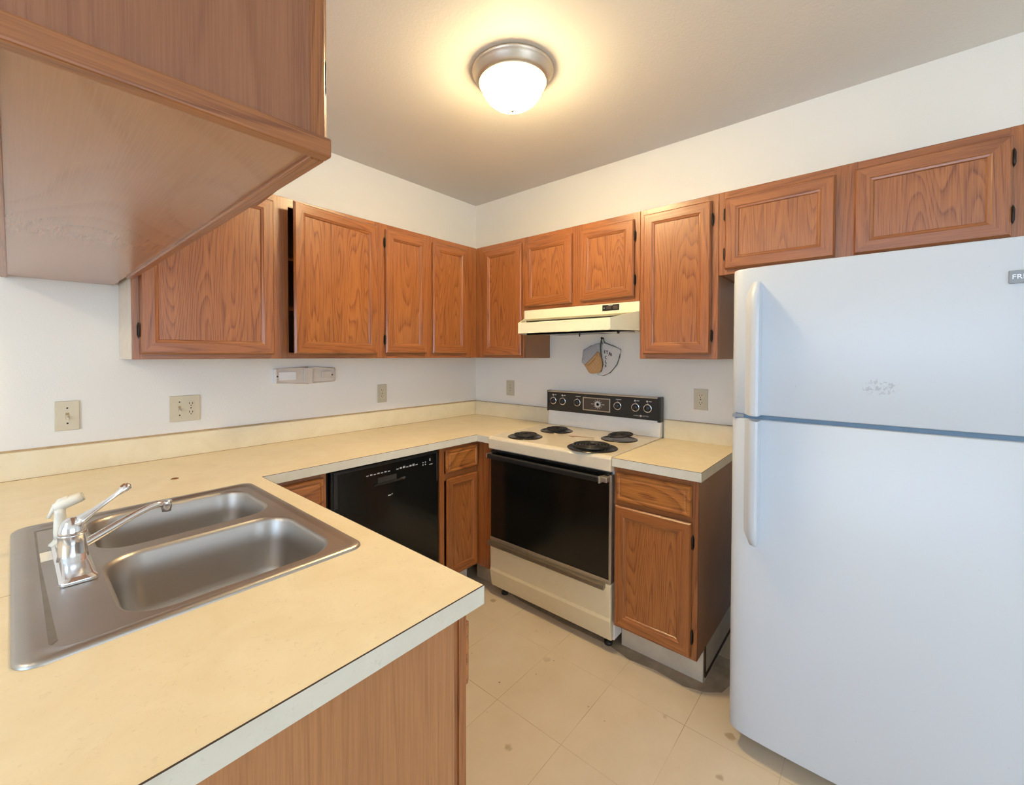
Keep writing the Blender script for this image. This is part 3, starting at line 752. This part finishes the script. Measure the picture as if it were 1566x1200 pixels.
mb = MB(); mb.box(-1.52, -0.91, -0.56, -0.545, 0.0, 0.10); part('toe_plate', mb, 'black', t)

# ------------------------------------------------------------------ range
RY0, RY1 = -1.4895, -0.7375
t = thing('electric_range', 'almond electric coil range with black glass oven door', 'range', (-0.33, -1.113, 0))
mb = MB(); mb.box(-0.600, -0.03, RY0, RY1, 0.055, 0.885); part('body', mb, 'white_enamel', t, bevel=0.003)
mb = MB()
mb.prism([(-0.646, RY0, 0.850), (-0.634, RY0, 0.846), (-0.60, RY0, 0.846), (-0.60, RY0, 0.886), (-0.03, RY0, 0.886), (-0.03, RY0, 0.919), (-0.628, RY0, 0.919), (-0.640, RY0, 0.915), (-0.648, RY0, 0.905)], (0, RY1-RY0, 0))
ck = part('cooktop', mb, 'cooktop', t, bevel=0.004)
burn = [(-0.528, -0.907, 0.078, False, 0), (-0.254, -0.934, 0.078, False, 0.0), (-0.533, -1.333, 0.104, False, 0), (-0.245, -1.336, 0.078, True, 0.16)]
for bx, by, r, tilt, a in burn:
    bu = thing('tmp', '', '', (bx, by, 0.919)); COL.objects.unlink(bu)
    mb = MB(); mb.lathe([(0.002, 0.0004), (r*0.8, 0.0006), (r+0.006, 0.0018), (r+0.010, 0.0045), (r+0.014, 0.005), (r+0.019, 0.003), (r+0.020, 0.0002)], (bx, by, 0.919), n=48, cap1=False)
    pn = part('burner', mb, 'pan', t, origin=(bx, by, 0.919))
    mb = MB()
    pts = []; turns = 4.0 if r < 0.09 else 5.5
    n_ = int(turns*34)
    for i in range(n_+1):
        k = i/n_; ang = turns*2*PI*k+1.0; rr = 0.014+(r-0.020)*k
        z = 0.0135
        p = Vector((rr*math.cos(ang), rr*math.sin(ang), z))
        if tilt:
            q = Quaternion((1, 0, 0), math.radians(-4.5)) @ Quaternion((0, 1, 0), math.radians(-4)); p = q @ p + Vector((0, -0.004, 0.012))
        pts.append(p+Vector((bx, by, 0.919)))
    mb.tube(pts, 0.0047, 8)
    part('coil', mb, 'blackmat', pn)
    bpy.data.objects.remove(bu)
mb = MB()
pts = [(-0.352, -1.095), (-0.335, -1.07), (-0.318, -1.10), (-0.312, -1.16), (-0.30, -1.215), (-0.308, -1.215), (-0.324, -1.15), (-0.336, -1.115), (-0.362, -1.115)]
mb.prism([(x, y, 0.9188) for x, y in pts], (0, 0, 0.0010)); mb.box(-0.352, -0.340, -1.238, -1.224, 0.9188, 0.9196)
part('burnt_stain', mb, 'burn', ck, label='brown burnt stain on the cooktop')
# back guard
mb = MB(); mb.prism([(-0.062, RY0, 0.919), (-0.022, RY0, 0.919), (-0.022, RY0, 1.14), (-0.045, RY0, 1.14), (-0.052, RY0, 1.01)], (0, RY1-RY0, 0))
bgd = part('backguard', mb, 'white_enamel', t, bevel=0.004)
mb = MB(); mb.prism([(-0.062, RY0-.002, 1.012), (-0.062, RY0-.002, 1.130), (-0.060, RY0-.002, 1.1345), (-0.03, RY0-.002, 1.1345), (-0.03, RY0-.002, 1.012)], (0, RY1-RY0+0.006, 0))
cpn = part('control_panel', mb, 'black', t, bevel=0.002)
mb = MB(); mb.box(-0.0645, -0.024, RY0+.015, RY1+.004, 1.1345, 1.1425); part('chrome_trim', mb, 'alu', cpn, bevel=0.002)
mb = MB(); mb.box(-0.0655, -0.022, RY0-.004, RY0+.016, 1.004, 1.145); part('end_cap', mb, 'black', cpn, bevel=0.003)
mb = MB(); mb.box(-0.0655, -0.022, RY1-0.001, RY1+.006, 1.008, 1.145); part('end_cap', mb, 'black', cpn, bevel=0.003)
for ky in (-0.782, -0.853, -0.963, -1.237, -1.347, -1.419):
    mb = MB(); mb.lathe([(0.0245, 0.0), (0.0245, 0.004), (0.0235, 0.006), (0.0175, 0.0065), (0.0170, 0.004)], (-0.062, ky, 1.078), (-1, 0, 0), n=28, cap1=False)
    kb = part('knob', mb, 'chrome', cpn, origin=(-0.062, ky, 1.078))
    mb = MB(); mb.lathe([(0.017, 0.002), (0.0165, 0.016), (0.015, 0.018), (0.002, 0.0185)], (-0.062, ky, 1.078), (-1, 0, 0), n=24)
    mb.box(-0.0825, -0.078, ky-0.003, ky+0.003, 1.064, 1.092)
    part('grip', mb, 'black', kb)
for ky in (-0.782, -0.853, -0.963, -1.237, -1.347, -1.419):
    mb = MB()
    big = ky not in (-0.963, -1.237)
    if big: mb.lathe([(0.0055, 0), (0.0055, 0.0006)], (-0.0618, ky+0.004, 1.1165), (-1, 0, 0), n=10)
    mb.box(-0.0626, -0.0618, ky-0.022, ky-(0.005 if big else -0.012), 1.1145, 1.1185)
    mb.box(-0.0626, -0.0618, ky-0.001, ky+0.001, 1.105, 1.109)
    part('knob_print', mb, 'mark', cpn)
mb = MB(); mb.box(-0.0635, -0.0615, -1.184, -1.008, 1.040, 1.112); ckf = part('clock_face', mb, 'brownplate', cpn)
mb = MB()
for y0_, y1_, z0_, z1_ in ((-1.189, -1.003, 1.110, 1.116), (-1.189, -1.003, 1.034, 1.040), (-1.189, -1.183, 1.04, 1.11), (-1.009, -1.003, 1.04, 1.11)): mb.box(-0.0655, -0.0615, y0_, y1_, z0_, z1_)
part('clock_frame', mb, 'alu', ckf, bevel=0.001)
mb = MB(); mb.lathe([(0.021, 0), (0.021, 0.002), (0.010, 0.0025), (0.009, 0.001)], (-0.0635, -1.106, 1.077), (-1, 0, 0), n=20, cap1=False)
for k in range(12):
    a = k*PI/6; rr = 0.027
    mb.box(-0.0642, -0.0632, -1.106+rr*math.cos(a)-.002, -1.106+rr*math.cos(a)+.002, 1.077+rr*math.sin(a)-.002, 1.077+rr*math.sin(a)+.002)
mb.box(-0.0642, -0.0632, -1.150, -1.138, 1.075, 1.079); mb.box(-0.0642, -0.0632, -1.074, -1.062, 1.075, 1.079)
part('clock_dial', mb, 'mark', ckf)
text_part('lettering', 'GENERAL', 'mark', cpn, 0.0085, (-0.0622, -1.352, 1.0315), '-x', 0.0003)
text_part('lettering', 'ELECTRIC', 'mark', cpn, 0.0085, (-0.0622, -1.406, 1.0315), '-x', 0.0003)
mb = MB(); mb.lathe([(0.0062, 0), (0.0062, 0.0008), (0.004, 0.0009)], (-0.0618, -1.378, 1.0315), (-1, 0, 0), n=16); part('emblem', mb, 'mark', cpn)
# oven door
mb = MB(); mb.box(-0.632, -0.600, RY0+.012, RY1-.004, 0.338, 0.838); od = part('oven_door', mb, 'black_glass', t, bevel=0.003)
mb = MB(); mb.box(-0.635, -0.602, RY0+.002, RY0+.014, 0.338, 0.83); part('door_trim', mb, 'alu', od, bevel=0.002)
mb = MB(); mb.box(-0.636, -0.602, RY0+.002, RY1-.003, 0.328, 0.345); part('bottom_rail', mb, 'alu', od, bevel=0.002)
mb = MB(); mb.box(-0.678, -0.658, -1.444, -0.752, 0.800, 0.826); h = part('handle', mb, 'black', od, bevel=0.005, seg=3)
mb = MB(); mb.box(-0.674, -0.632, -1.484, -1.446, 0.804, 0.826); mb.box(-0.680, -0.656, -1.452, -1.444, 0.796, 0.828)
part('handle_bracket', mb, 'alu', h, bevel=0.002)
mb = MB(); mb.box(-0.674, -0.632, -0.752, -0.744, 0.804, 0.826); part('handle_bracket', mb, 'alu', h, bevel=0.002)
# drawer
mb = MB(); mb.prism([(-0.634, RY0+.003, 0.325), (-0.636, RY0+.003, 0.315), (-0.634, RY0+.003, 0.17), (-0.638, RY0+.003, 0.155), (-0.624, RY0+.003, 0.062), (-0.600, RY0+.003, 0.062), (-0.600, RY0+.003, 0.325)], (0, RY1-RY0-.006, 0))
dr = part('drawer', mb, 'almond', t, bevel=0.004)
mb = MB(); mb.prism([(-0.654, RY0+.028, 0.300), (-0.658, RY0+.028, 0.306), (-0.652, RY0+.028, 0.321), (-0.634, RY0+.028, 0.326), (-0.634, RY0+.028, 0.308), (-0.645, RY0+.028, 0.303)], (0, RY1-RY0-.026, 0))
part('drawer_handle', mb, 'dark_alu', dr, bevel=0.0015)
for lx in (-0.56, -0.08):
    for ly in (RY0+.05, RY1-.05):
        mb = MB(); mb.lathe([(0.02, 0), (0.02, 0.012), (0.009, 0.014), (0.009, 0.056)], (lx, ly, 0), n=16); part('leg', mb, 'black', t)

# ------------------------------------------------------------------ range hood
t = thing('range_hood', 'cream range hood with black switch plate mounted over the range', 'hood', (-0.2, -1.087, 1.505))
HY_0, HY_1 = -1.4645, -0.7105
mb = MB()
xb, xf_ = -0.001, -0.288
# upper vertical box (shell) and flared visor, hollow below
mb.prism([(xb, HY_0, 1.512), (xb, HY_0, 1.6565), (xf_, HY_0, 1.6565), (xf_, HY_0, 1.612), (xf_, HY_0, 1.602), (xf_+0.02, HY_0, 1.594), (xf_+0.02, HY_0, 1.512)], (0, HY_1-HY_0, 0))
part('shell', mb, 'hood', t, bevel=0.002)
mb = MB()
v_out = [(xf_+0.02, HY_0), (xf_, HY_0), (-0.452, -1.384), (-0.452, -0.793), (xf_, HY_1), (xf_+0.02, HY_1)]
v_in = [(xf_+0.02, HY_0+.004), (xf_, HY_0+.004), (-0.446, -1.380), (-0.446, -0.797), (xf_, HY_1-.004), (xf_+0.02, HY_1-.004)]
zt_ = [1.606, 1.606, 1.567, 1.567, 1.606, 1.606]
ob_ = mb.loop([(x, y, 1.5045) for x, y in v_out]); ot_ = mb.loop([(x, y, z) for (x, y), z in zip(v_out, zt_)])
it_ = mb.loop([(x, y, z) for (x, y), z in zip(v_in, zt_)]); ib_ = mb.loop([(x, y, 1.5045) for x, y in v_in])
mb.bridge(ob_, ot_); mb.bridge(ot_, it_); mb.bridge(it_, ib_); mb.bridge(ib_, ob_)
mb.prism([(xf_+0.01, HY_0+.012, 1.580), (-0.446, -1.380, 1.548), (-0.446, -0.797, 1.548), (xf_+0.01, HY_1-.012, 1.580)], (0, 0, -0.003))
mb.box(-0.446, -0.436, -1.379, -0.798, 1.548, 1.5665)
part('visor', mb, 'hood', t, bevel=0.001, seg=1)
mb = MB(); mb.box(xf_-.002, xf_+.001, -1.352, -1.254, 1.6185, 1.650); hp = part('control_plate', mb, 'black', t)
mb = MB()
for y0_ in (-1.305, -1.345): mb.box(xf_-.005, xf_-.001, y0_, y0_+.026, 1.625, 1.642)
part('rocker_switch', mb, 'brownplate', hp, bevel=0.0015)
mb = MB(); mb.box(xf_-.0026, xf_-.0016, -1.314, -1.290, 1.6455, 1.649); mb.box(xf_-.0026, xf_-.0016, -1.268, -1.262, 1.632, 1.635)
part('plate_print', mb, 'mark', hp)
mb = MB(); mb.box(-0.25, -0.05, -1.20, -0.82, 1.506, 1.512); part('grease_filter', mb, 'pan', t)
mb = MB(); mb.box(-0.26, -0.10, -1.36, -1.22, 1.5035, 1.512); part('light_lens', mb, 'whiteplast', t, bevel=0.003)
for kx, ky in ((-0.262, -1.335), (-0.10, -1.41)):
    mb = MB(); mb.lathe([(0.007, 0), (0.007, -0.016), (0.004, -0.018)], (kx, ky, 1.512), n=12); part('thumb_screw', mb, 'slot', t)
mb = MB(); mb.tube([(-0.27, -1.10, 1.512), (-0.27, -1.10, 1.484)], 0.0045, 8); part('filter_pin', mb, 'slot', t)

# ------------------------------------------------------------------ refrigerator
t = thing('refrigerator', 'white top-freezer refrigerator at the right with scratched freezer door', 'refrigerator', (-0.4, -2.39, 0))
FY1, FY0 = -2.009, -2.772
mb = MB(); mb.box(-0.700, -0.03, FY0+.004, FY1-.004, 0.03, 1.655); part('body', mb, 'fridge', t, bevel=0.006)
def fdoor(name, z0, z1):
    prof = [(0.0, -0.706), (0.0, -0.752), (0.006, -0.763), (0.018, -0.7715), (0.035, -0.7775), (0.06, -0.7815), (0.12, -0.785), (0.2, -0.787)]
    W_ = FY1-FY0
    pl = [(x, FY1-d) for d, x in prof] + [(x, FY0+d) for d, x in prof[::-1]]
    mb = MB(); ls = []
    for z, ins in ((z0, 0.006), (z0+0.002, 0.002), (z0+0.007, 0.0), (z1-0.007, 0.0), (z1-0.002, 0.002), (z1, 0.006)):
        l = []
        for x, y in pl:
            yy = y - ins if y > (FY0+FY1)/2 else y + ins
            l.append((min(x+ins, -0.706+0.0), yy, z))
        ls.append(l)
    mb.loft(ls, smooth=False)
    o = part(name, mb, 'fridge', t)
    for p in o.data.polygons: p.use_smooth = True
    md = o.modifiers.new('split', 'EDGE_SPLIT'); md.split_angle = math.radians(35)
    return o
top_d = fdoor('freezer_door', 1.177, 1.672); low_d = fdoor('refrigerator_door', 0.068, 1.163)
mb = MB(); mb.box(-0.768, -0.70, FY0+.012, FY1-.012, 1.160, 1.180); part('gasket', mb, 'gasket', t)
mb = MB(); mb.box(-0.772, -0.745, FY1-.038, FY1-.003, 1.1645, 1.1755); part('centre_hinge', mb, 'badge', t, bevel=0.001)
mb = MB(); mb.box(-0.66, -0.60, FY0+.02, FY1-.02, 0.0, 0.062); part('toe_grille', mb, 'black', t)
def handle(door_, z_far, z_near):
    sec = [(-2.050, -0.777), (-2.058, -0.790), (-2.066, -0.808), (-2.073, -0.822), (-2.082, -0.828), (-2.092, -0.828), (-2.098, -0.822), (-2.099, -0.806), (-2.100, -0.780)]
    mb = MB(); ls = []
    n_ = 10
    for i in range(n_+1):
        k = i/n_; z = z_near+(z_far-z_near)*k
        q = max(0, (k-0.84)/0.16)
        g = math.sqrt(max(0.0, 1-q*q)); g = 0.35+0.65*g if q < 1 else 0.22
        ls.append([(-0.777+(x+0.777)*g, -2.084+(y+2.084)*(0.45+0.55*g), z) for y, x in sec])
    mb.loft(ls, smooth=True); o = part('handle', mb, 'fridge', door_)
    md = o.modifiers.new('split', 'EDGE_SPLIT'); md.split_angle = math.radians(40)
handle(top_d, 1.622, 1.178); handle(low_d, 0.735, 1.160)
mb = MB(); mb.box(-0.7895, -0.785, -2.765, -2.632, 1.556, 1.588); bd = part('badge', mb, 'badge', top_d, bevel=0.001, label='small grey metal badge with raised letters')
text_part('lettering', 'FRIGIDAIRE', 'silver', bd, 0.0165, (-0.7897, -2.6365, 1.5715), '-x', 0.0008, 'LEFT')

# ------------------------------------------------------------------ ceiling light
def dome_light(label, cx_, cy_, mat):
    t = thing('ceiling_light', label, 'light', (cx_, cy_, ZC))
    mb = MB(); mb.lathe([(0.150, 0.0), (0.166, -0.003), (0.168, -0.010), (0.163, -0.016), (0.158, -0.024), (0.150, -0.042), (0.143, -0.050), (0.134, -0.052), (0.130, -0.046)], (cx_, cy_, ZC), n=64, cap0=False, cap1=False)
    part('pan', mb, 'nickel', t)
    mb = MB(); mb.tube([(cx_+0.138*math.cos(a), cy_+0.138*math.sin(a), ZC-0.052) for a in [2*PI*i/64 for i in range(64)]], 0.0035, 8, closed=True); part('trim_ring', mb, 'nickel', t)
    mb = MB(); mb.lathe([(0.131, -0.048), (0.129, -0.062), (0.120, -0.088), (0.103, -0.112), (0.078, -0.132), (0.045, -0.144), (0.012, -0.148), (0.001, -0.148)], (cx_, cy_, ZC), n=48, cap0=False)
    part('glass_dome', mb, mat, t)
    mb = MB(); mb.lathe([(0.010, -0.146), (0.010, -0.150), (0.005, -0.153), (0.008, -0.158), (0.0085, -0.163), (0.005, -0.168), (0.001, -0.169)], (cx_, cy_, ZC), n=16); part('finial', mb, 'nickel', t)
dome_light('frosted dome ceiling light with brushed nickel rim, lit warm', -1.05, -1.245, 'dome')
dome_light('lit dome ceiling light over the dining area left of the peninsula', -4.0, -1.35, 'dome2')

# ------------------------------------------------------------------ outlets and switches
def outlet_face(mb_d, F, u, v, plate):
    mb = MB()
    pts = []
    for i in range(20):
        a = 2*PI*i/20; pts.append(F.pt(u+max(-.0145, min(.0145, .0172*math.cos(a))), v+.0145*math.sin(a)*0.98, 0.0055))
    n_ = F.pt(0, 0, 1)-F.pt(0, 0, 0)
    mb.prism(pts, n_*0.0022); o = part('receptacle', mb, 'ivory', plate, bevel=0.0006, seg=1)
    mb = MB()
    fbox(mb, F, u-.0075, u-.0048, v-.0015, v+.0075, 0.0074, 0.0082); fbox(mb, F, u+.0044, u+.0070, v-.0015, v+.0065, 0.0074, 0.0082)
    mb.lathe([(0.0024, 0), (0.0024, 0.0008)], F.pt(u, v-.0072, 0.0074), n_, n=10)
    part('slots', mb, 'slot', o)
def screw(F, u, v, plate):
    n_ = F.pt(0, 0, 1)-F.pt(0, 0, 0)
    mb = MB(); mb.lathe([(0.0032, 0), (0.003, 0.001), (0.001, 0.0014)], F.pt(u, v, 0.0055), n_, n=10); part('screw', mb, 'slot', plate)
def toggle(F, u, v, plate):
    mb = MB(); fbox(mb, F, u-.0052, u+.0052, v-.012, v+.012, 0.005, 0.0062); o = part('toggle_slot', mb, 'caulk', plate)
    a = F.pt(u, v-.003, .006); b_ = F.pt(u, v-.011, .020); d_ = F.pt(1, 0, 0)-F.pt(0, 0, 0); z_ = Vector((0, 0, 1))
    mb = MB(); ls = [[c + d_*s*sx + z_*s2*sz for s, s2 in ((-1, -1), (1, -1), (1, 1), (-1, 1))] for c, sx, sz in ((a, .0042, .006), (b_, .0034, .004))]
    mb.loft(ls, smooth=False); part('toggle', mb, 'ivory', o, bevel=0.001, seg=1)
def plate(name, label, cat, F, u0, u1, v0, v1, mat, cx_list):
    c = F.pt((u0+u1)/2, (v0+v1)/2, 0)
    t = thing(name, label, cat, c)
    mb = MB(); fbox(mb, F, u0, u1, v0, v1, 0.0002, 0.0058); p = part('cover_plate', mb, mat, t, bevel=0.0025)
    v = (v0+v1)/2
    for kind, u in cx_list:
        if kind == 'o':
            outlet_face(None, F, u, v+.0195, p); outlet_face(None, F, u, v-.0195, p); screw(F, u, v, p)
        else:
            toggle(F, u, v, p); screw(F, u, v+.030, p); screw(F, u, v-.030, p)
WA = Face('A', 0.0); WB = Face('B', 0.0)
plate('light_switch', 'ivory single toggle switch plate, farthest left on the left wall', 'switch', WA, -2.3215, -2.251, 1.079, 1.195, 'ivory', [('t', -2.286)])
plate('switch_outlet_plate', 'ivory double plate with a toggle and an outlet on the left wall', 'outlet', WA, -1.963, -1.846, 1.072, 1.190, 'ivory', [('t', -1.925), ('o', -1.882)])
plate('wall_outlet', 'beige duplex outlet on the left wall above the dishwasher', 'outlet', WA, -0.895, -0.825, 1.072, 1.188, 'beige', [('o', -0.860)])
plate('wall_outlet', 'beige duplex outlet on the right wall between corner and range', 'outlet', WB, -0.395, -0.322, 1.080, 1.192, 'beige', [('o', -0.3585)])
plate('wall_outlet', 'beige duplex outlet on the right wall between range and refrigerator', 'outlet', WB, -1.719, -1.648, 1.086, 1.198, 'beige', [('o', -1.6835)])

# wall-mounted plastic bracket
t = thing('wall_bracket', 'translucent white plastic holder bracket on the wall under the wall cabinets', 'bracket', (-1.35, 0, 1.262))
mb = MB()
ol = [(-1.516, 1.228), (-1.34, 1.218), (-1.184, 1.226), (-1.184, 1.300), (-1.34, 1.310), (-1.516, 1.300)]
mb.prism([(x, -0.0002, z) for x, z in ol], (0, -0.010, 0)); bp_ = part('back_plate', mb, 'bracket', t, bevel=0.002)
mb = MB()
for a, b_ in zip(ol, ol[1:]+ol[:1]):
    mb.tube([(a[0], -0.011, a[1]), (b_[0], -0.011, b_[1])], 0.0035, 6)
part('raised_edge', mb, 'bracket', bp_)
mb = MB(); mb.box(-1.522, -1.508, -0.020, 0, 1.226, 1.302); part('end_lip', mb, 'whiteplast', t, bevel=0.002)
mb = MB(); mb.box(-1.494, -1.404, -0.017, -0.010, 1.242, 1.285); part('white_pad', mb, 'whiteplast', t, bevel=0.002)
mb = MB(); mb.box(-1.366, -1.318, -0.022, -0.010, 1.221, 1.305); part('centre_block', mb, 'bracket', t, bevel=0.002)
mb = MB(); mb.box(-1.258, -1.206, -0.020, -0.010, 1.240, 1.285); mb.box(-1.262, -1.254, -0.024, -0.010, 1.242, 1.283); part('pocket', mb, 'bracket', t, bevel=0.002)
mb = MB()
for sx in (-1.502, -1.198): mb.lathe([(0.004, 0), (0.004, 0.002)], (sx, -0.010, 1.262), (0, -1, 0), n=10)
part('screw', mb, 'slot', t)

# ------------------------------------------------------------------ pot holders hanging on the right wall
def smooth_loop(pts, n=6):
    out = []; m_ = len(pts)
    for i in range(m_):
        p0, p1, p2, p3 = (Vector(pts[(i+k-1) % m_]) for k in range(4))
        for j in range(n):
            s = j/n
            out.append(0.5*((2*p1)+(p2-p0)*s+(2*p0-5*p1+4*p2-p3)*s*s+(3*p1-p0-3*p2+p3)*s**3))
    return out
def pad(name, yz, x0, x1, mat, parent, puff=0.004, wave=0.0):
    l = smooth_loop([(y, z, 0) for y, z in yz], 4)
    cy_ = sum(p.x for p in l)/len(l); cz_ = sum(p.y for p in l)/len(l)
    mb = MB(); ls = []
    for k, x in ((1.0, x0), (1.01, (x0+x1)/2), (1.0, x1), (0.9, x1-puff*0.7), (0.6, x1-puff), (0.25, x1-puff*1.1)):
        ls.append([(x + wave*math.sin(9*(p.x+p.y)*3), cy_+(p.x-cy_)*k, cz_+(p.y-cz_)*k) for p in l])
    mb.loft(ls, smooth=True)
    return part(name, mb, mat, parent)
def binding(yz, x, parent, r=0.0028, closed=False):
    pts = [(x, y, z) for y, z in yz]
    mb = MB(); mb.tube(pts, r, 8, closed=closed); part('binding', mb, 'binding', parent)
t = thing('pot_holder', 'white printed pot holder with dark binding hanging under the range hood', 'pot holder', (-0.01, -1.14, 1.36))
pad('cloth', [(-1.105, 1.446), (-1.125, 1.452), (-1.18, 1.432), (-1.228, 1.411), (-1.22, 1.37), (-1.203, 1.322), (-1.162, 1.274), (-1.116, 1.252), (-1.075, 1.262), (-1.085, 1.33), (-1.098, 1.40)], -0.004, -0.012, 'cloth_white', t)
binding([(-1.104, 1.445), (-1.100, 1.468), (-1.107, 1.485), (-1.115, 1.482), (-1.118, 1.463), (-1.126, 1.453), (-1.18, 1.433), (-1.228, 1.412), (-1.222, 1.37), (-1.205, 1.322), (-1.163, 1.273), (-1.116, 1.251), (-1.075, 1.262)], -0.010, t)
mb = MB()
def strokes(*segs):
    for a, b_ in segs: mb.tube([(-0.0170, a[0], a[1]), (-0.0170, b_[0], b_[1])], 0.0022, 6)
def glyph_E(y, z, s): strokes(((y, z-s), (y, z+s)), ((y, z+s), (y-s, z+s)), ((y, z), (y-s, z)), ((y, z-s), (y-s, z-s)))
def glyph_T(y, z, s): strokes(((y+s*.6, z+s), (y-s*.6, z+s)), ((y, z+s), (y, z-s)))
def glyph_A(y, z, s): strokes(((y+s*.6, z-s), (y, z+s)), ((y, z+s), (y-s*.6, z-s)), ((y+s*.3, z-.2*s), (y-s*.3, z-.2*s)))
def glyph_C(y, z, s): strokes(((y-s*.6, z+s*.7), (y, z+s)), ((y, z+s), (y+s*.6, z)), ((y+s*.6, z), (y, z-s)), ((y, z-s), (y-s*.6, z-s*.7)))
def glyph_L(y, z, s): strokes(((y, z+s), (y, z-s)), ((y, z-s), (y-s, z-s)))
glyph_E(-1.124, 1.398, .008); glyph_T(-1.142, 1.394, .010); glyph_A(-1.160, 1.386, .011); strokes(((-1.172, 1.390), (-1.170, 1.372)))
glyph_C(-1.134, 1.364, .009); glyph_L(-1.132, 1.338, .009); glyph_C(-1.134, 1.312, .007)
part('print', mb, 'print', t)
t = thing('pot_holder', 'blue-grey pot holder with tan pocket hanging left of the white printed one', 'pot holder', (-0.02, -1.05, 1.36))
pad('cloth', [(-1.092, 1.452), (-1.04, 1.436), (-0.984, 1.409), (-0.976, 1.363), (-0.972, 1.334), (-0.998, 1.310), (-1.04, 1.30), (-1.095, 1.30), (-1.108, 1.36), (-1.104, 1.42)], -0.019, -0.026, 'cloth_grey', t, 0.007)
pad('pocket', [(-1.000, 1.316), (-1.048, 1.345), (-1.092, 1.398), (-1.110, 1.363), (-1.120, 1.321), (-1.108, 1.278), (-1.064, 1.264), (-1.032, 1.266), (-1.006, 1.300)], -0.026, -0.034, 'cloth_tan', t, 0.012)
mb = MB(); mb.tube([(-0.040, -1.001, 1.316), (-0.049, -1.025, 1.320), (-0.052, -1.05, 1.339), (-0.049, -1.075, 1.366), (-0.040, -1.093, 1.400)], [.003, .009, .011, .009, .003], 10); part('pocket_fold', mb, 'cloth_tan', t)
binding([(-1.040, 1.437), (-0.984, 1.410), (-0.976, 1.363), (-0.972, 1.334), (-0.998, 1.311)], -0.023, t, 0.0024)
binding([(-1.112, 1.478), (-1.106, 1.455), (-1.104, 1.42), (-1.110, 1.37), (-1.122, 1.32), (-1.110, 1.277)], -0.030, t, 0.003)
mb = MB(); mb.lathe([(0.004, 0), (0.004, 0.022), (0.007, 0.023), (0.006, 0.027), (0.001, 0.028)], (0, -1.109, 1.483), (-1, 0, 0), n=12)
single('wall_hook', 'small dark hook holding the two pot holders on the right wall', 'hook', mb, 'slot', (0, -1.109, 1.483))
SC.cycles.use_denoising = True
SC.cycles.max_bounces = 10; SC.cycles.diffuse_bounces = 6
SC.cycles.sample_clamp_indirect = 8
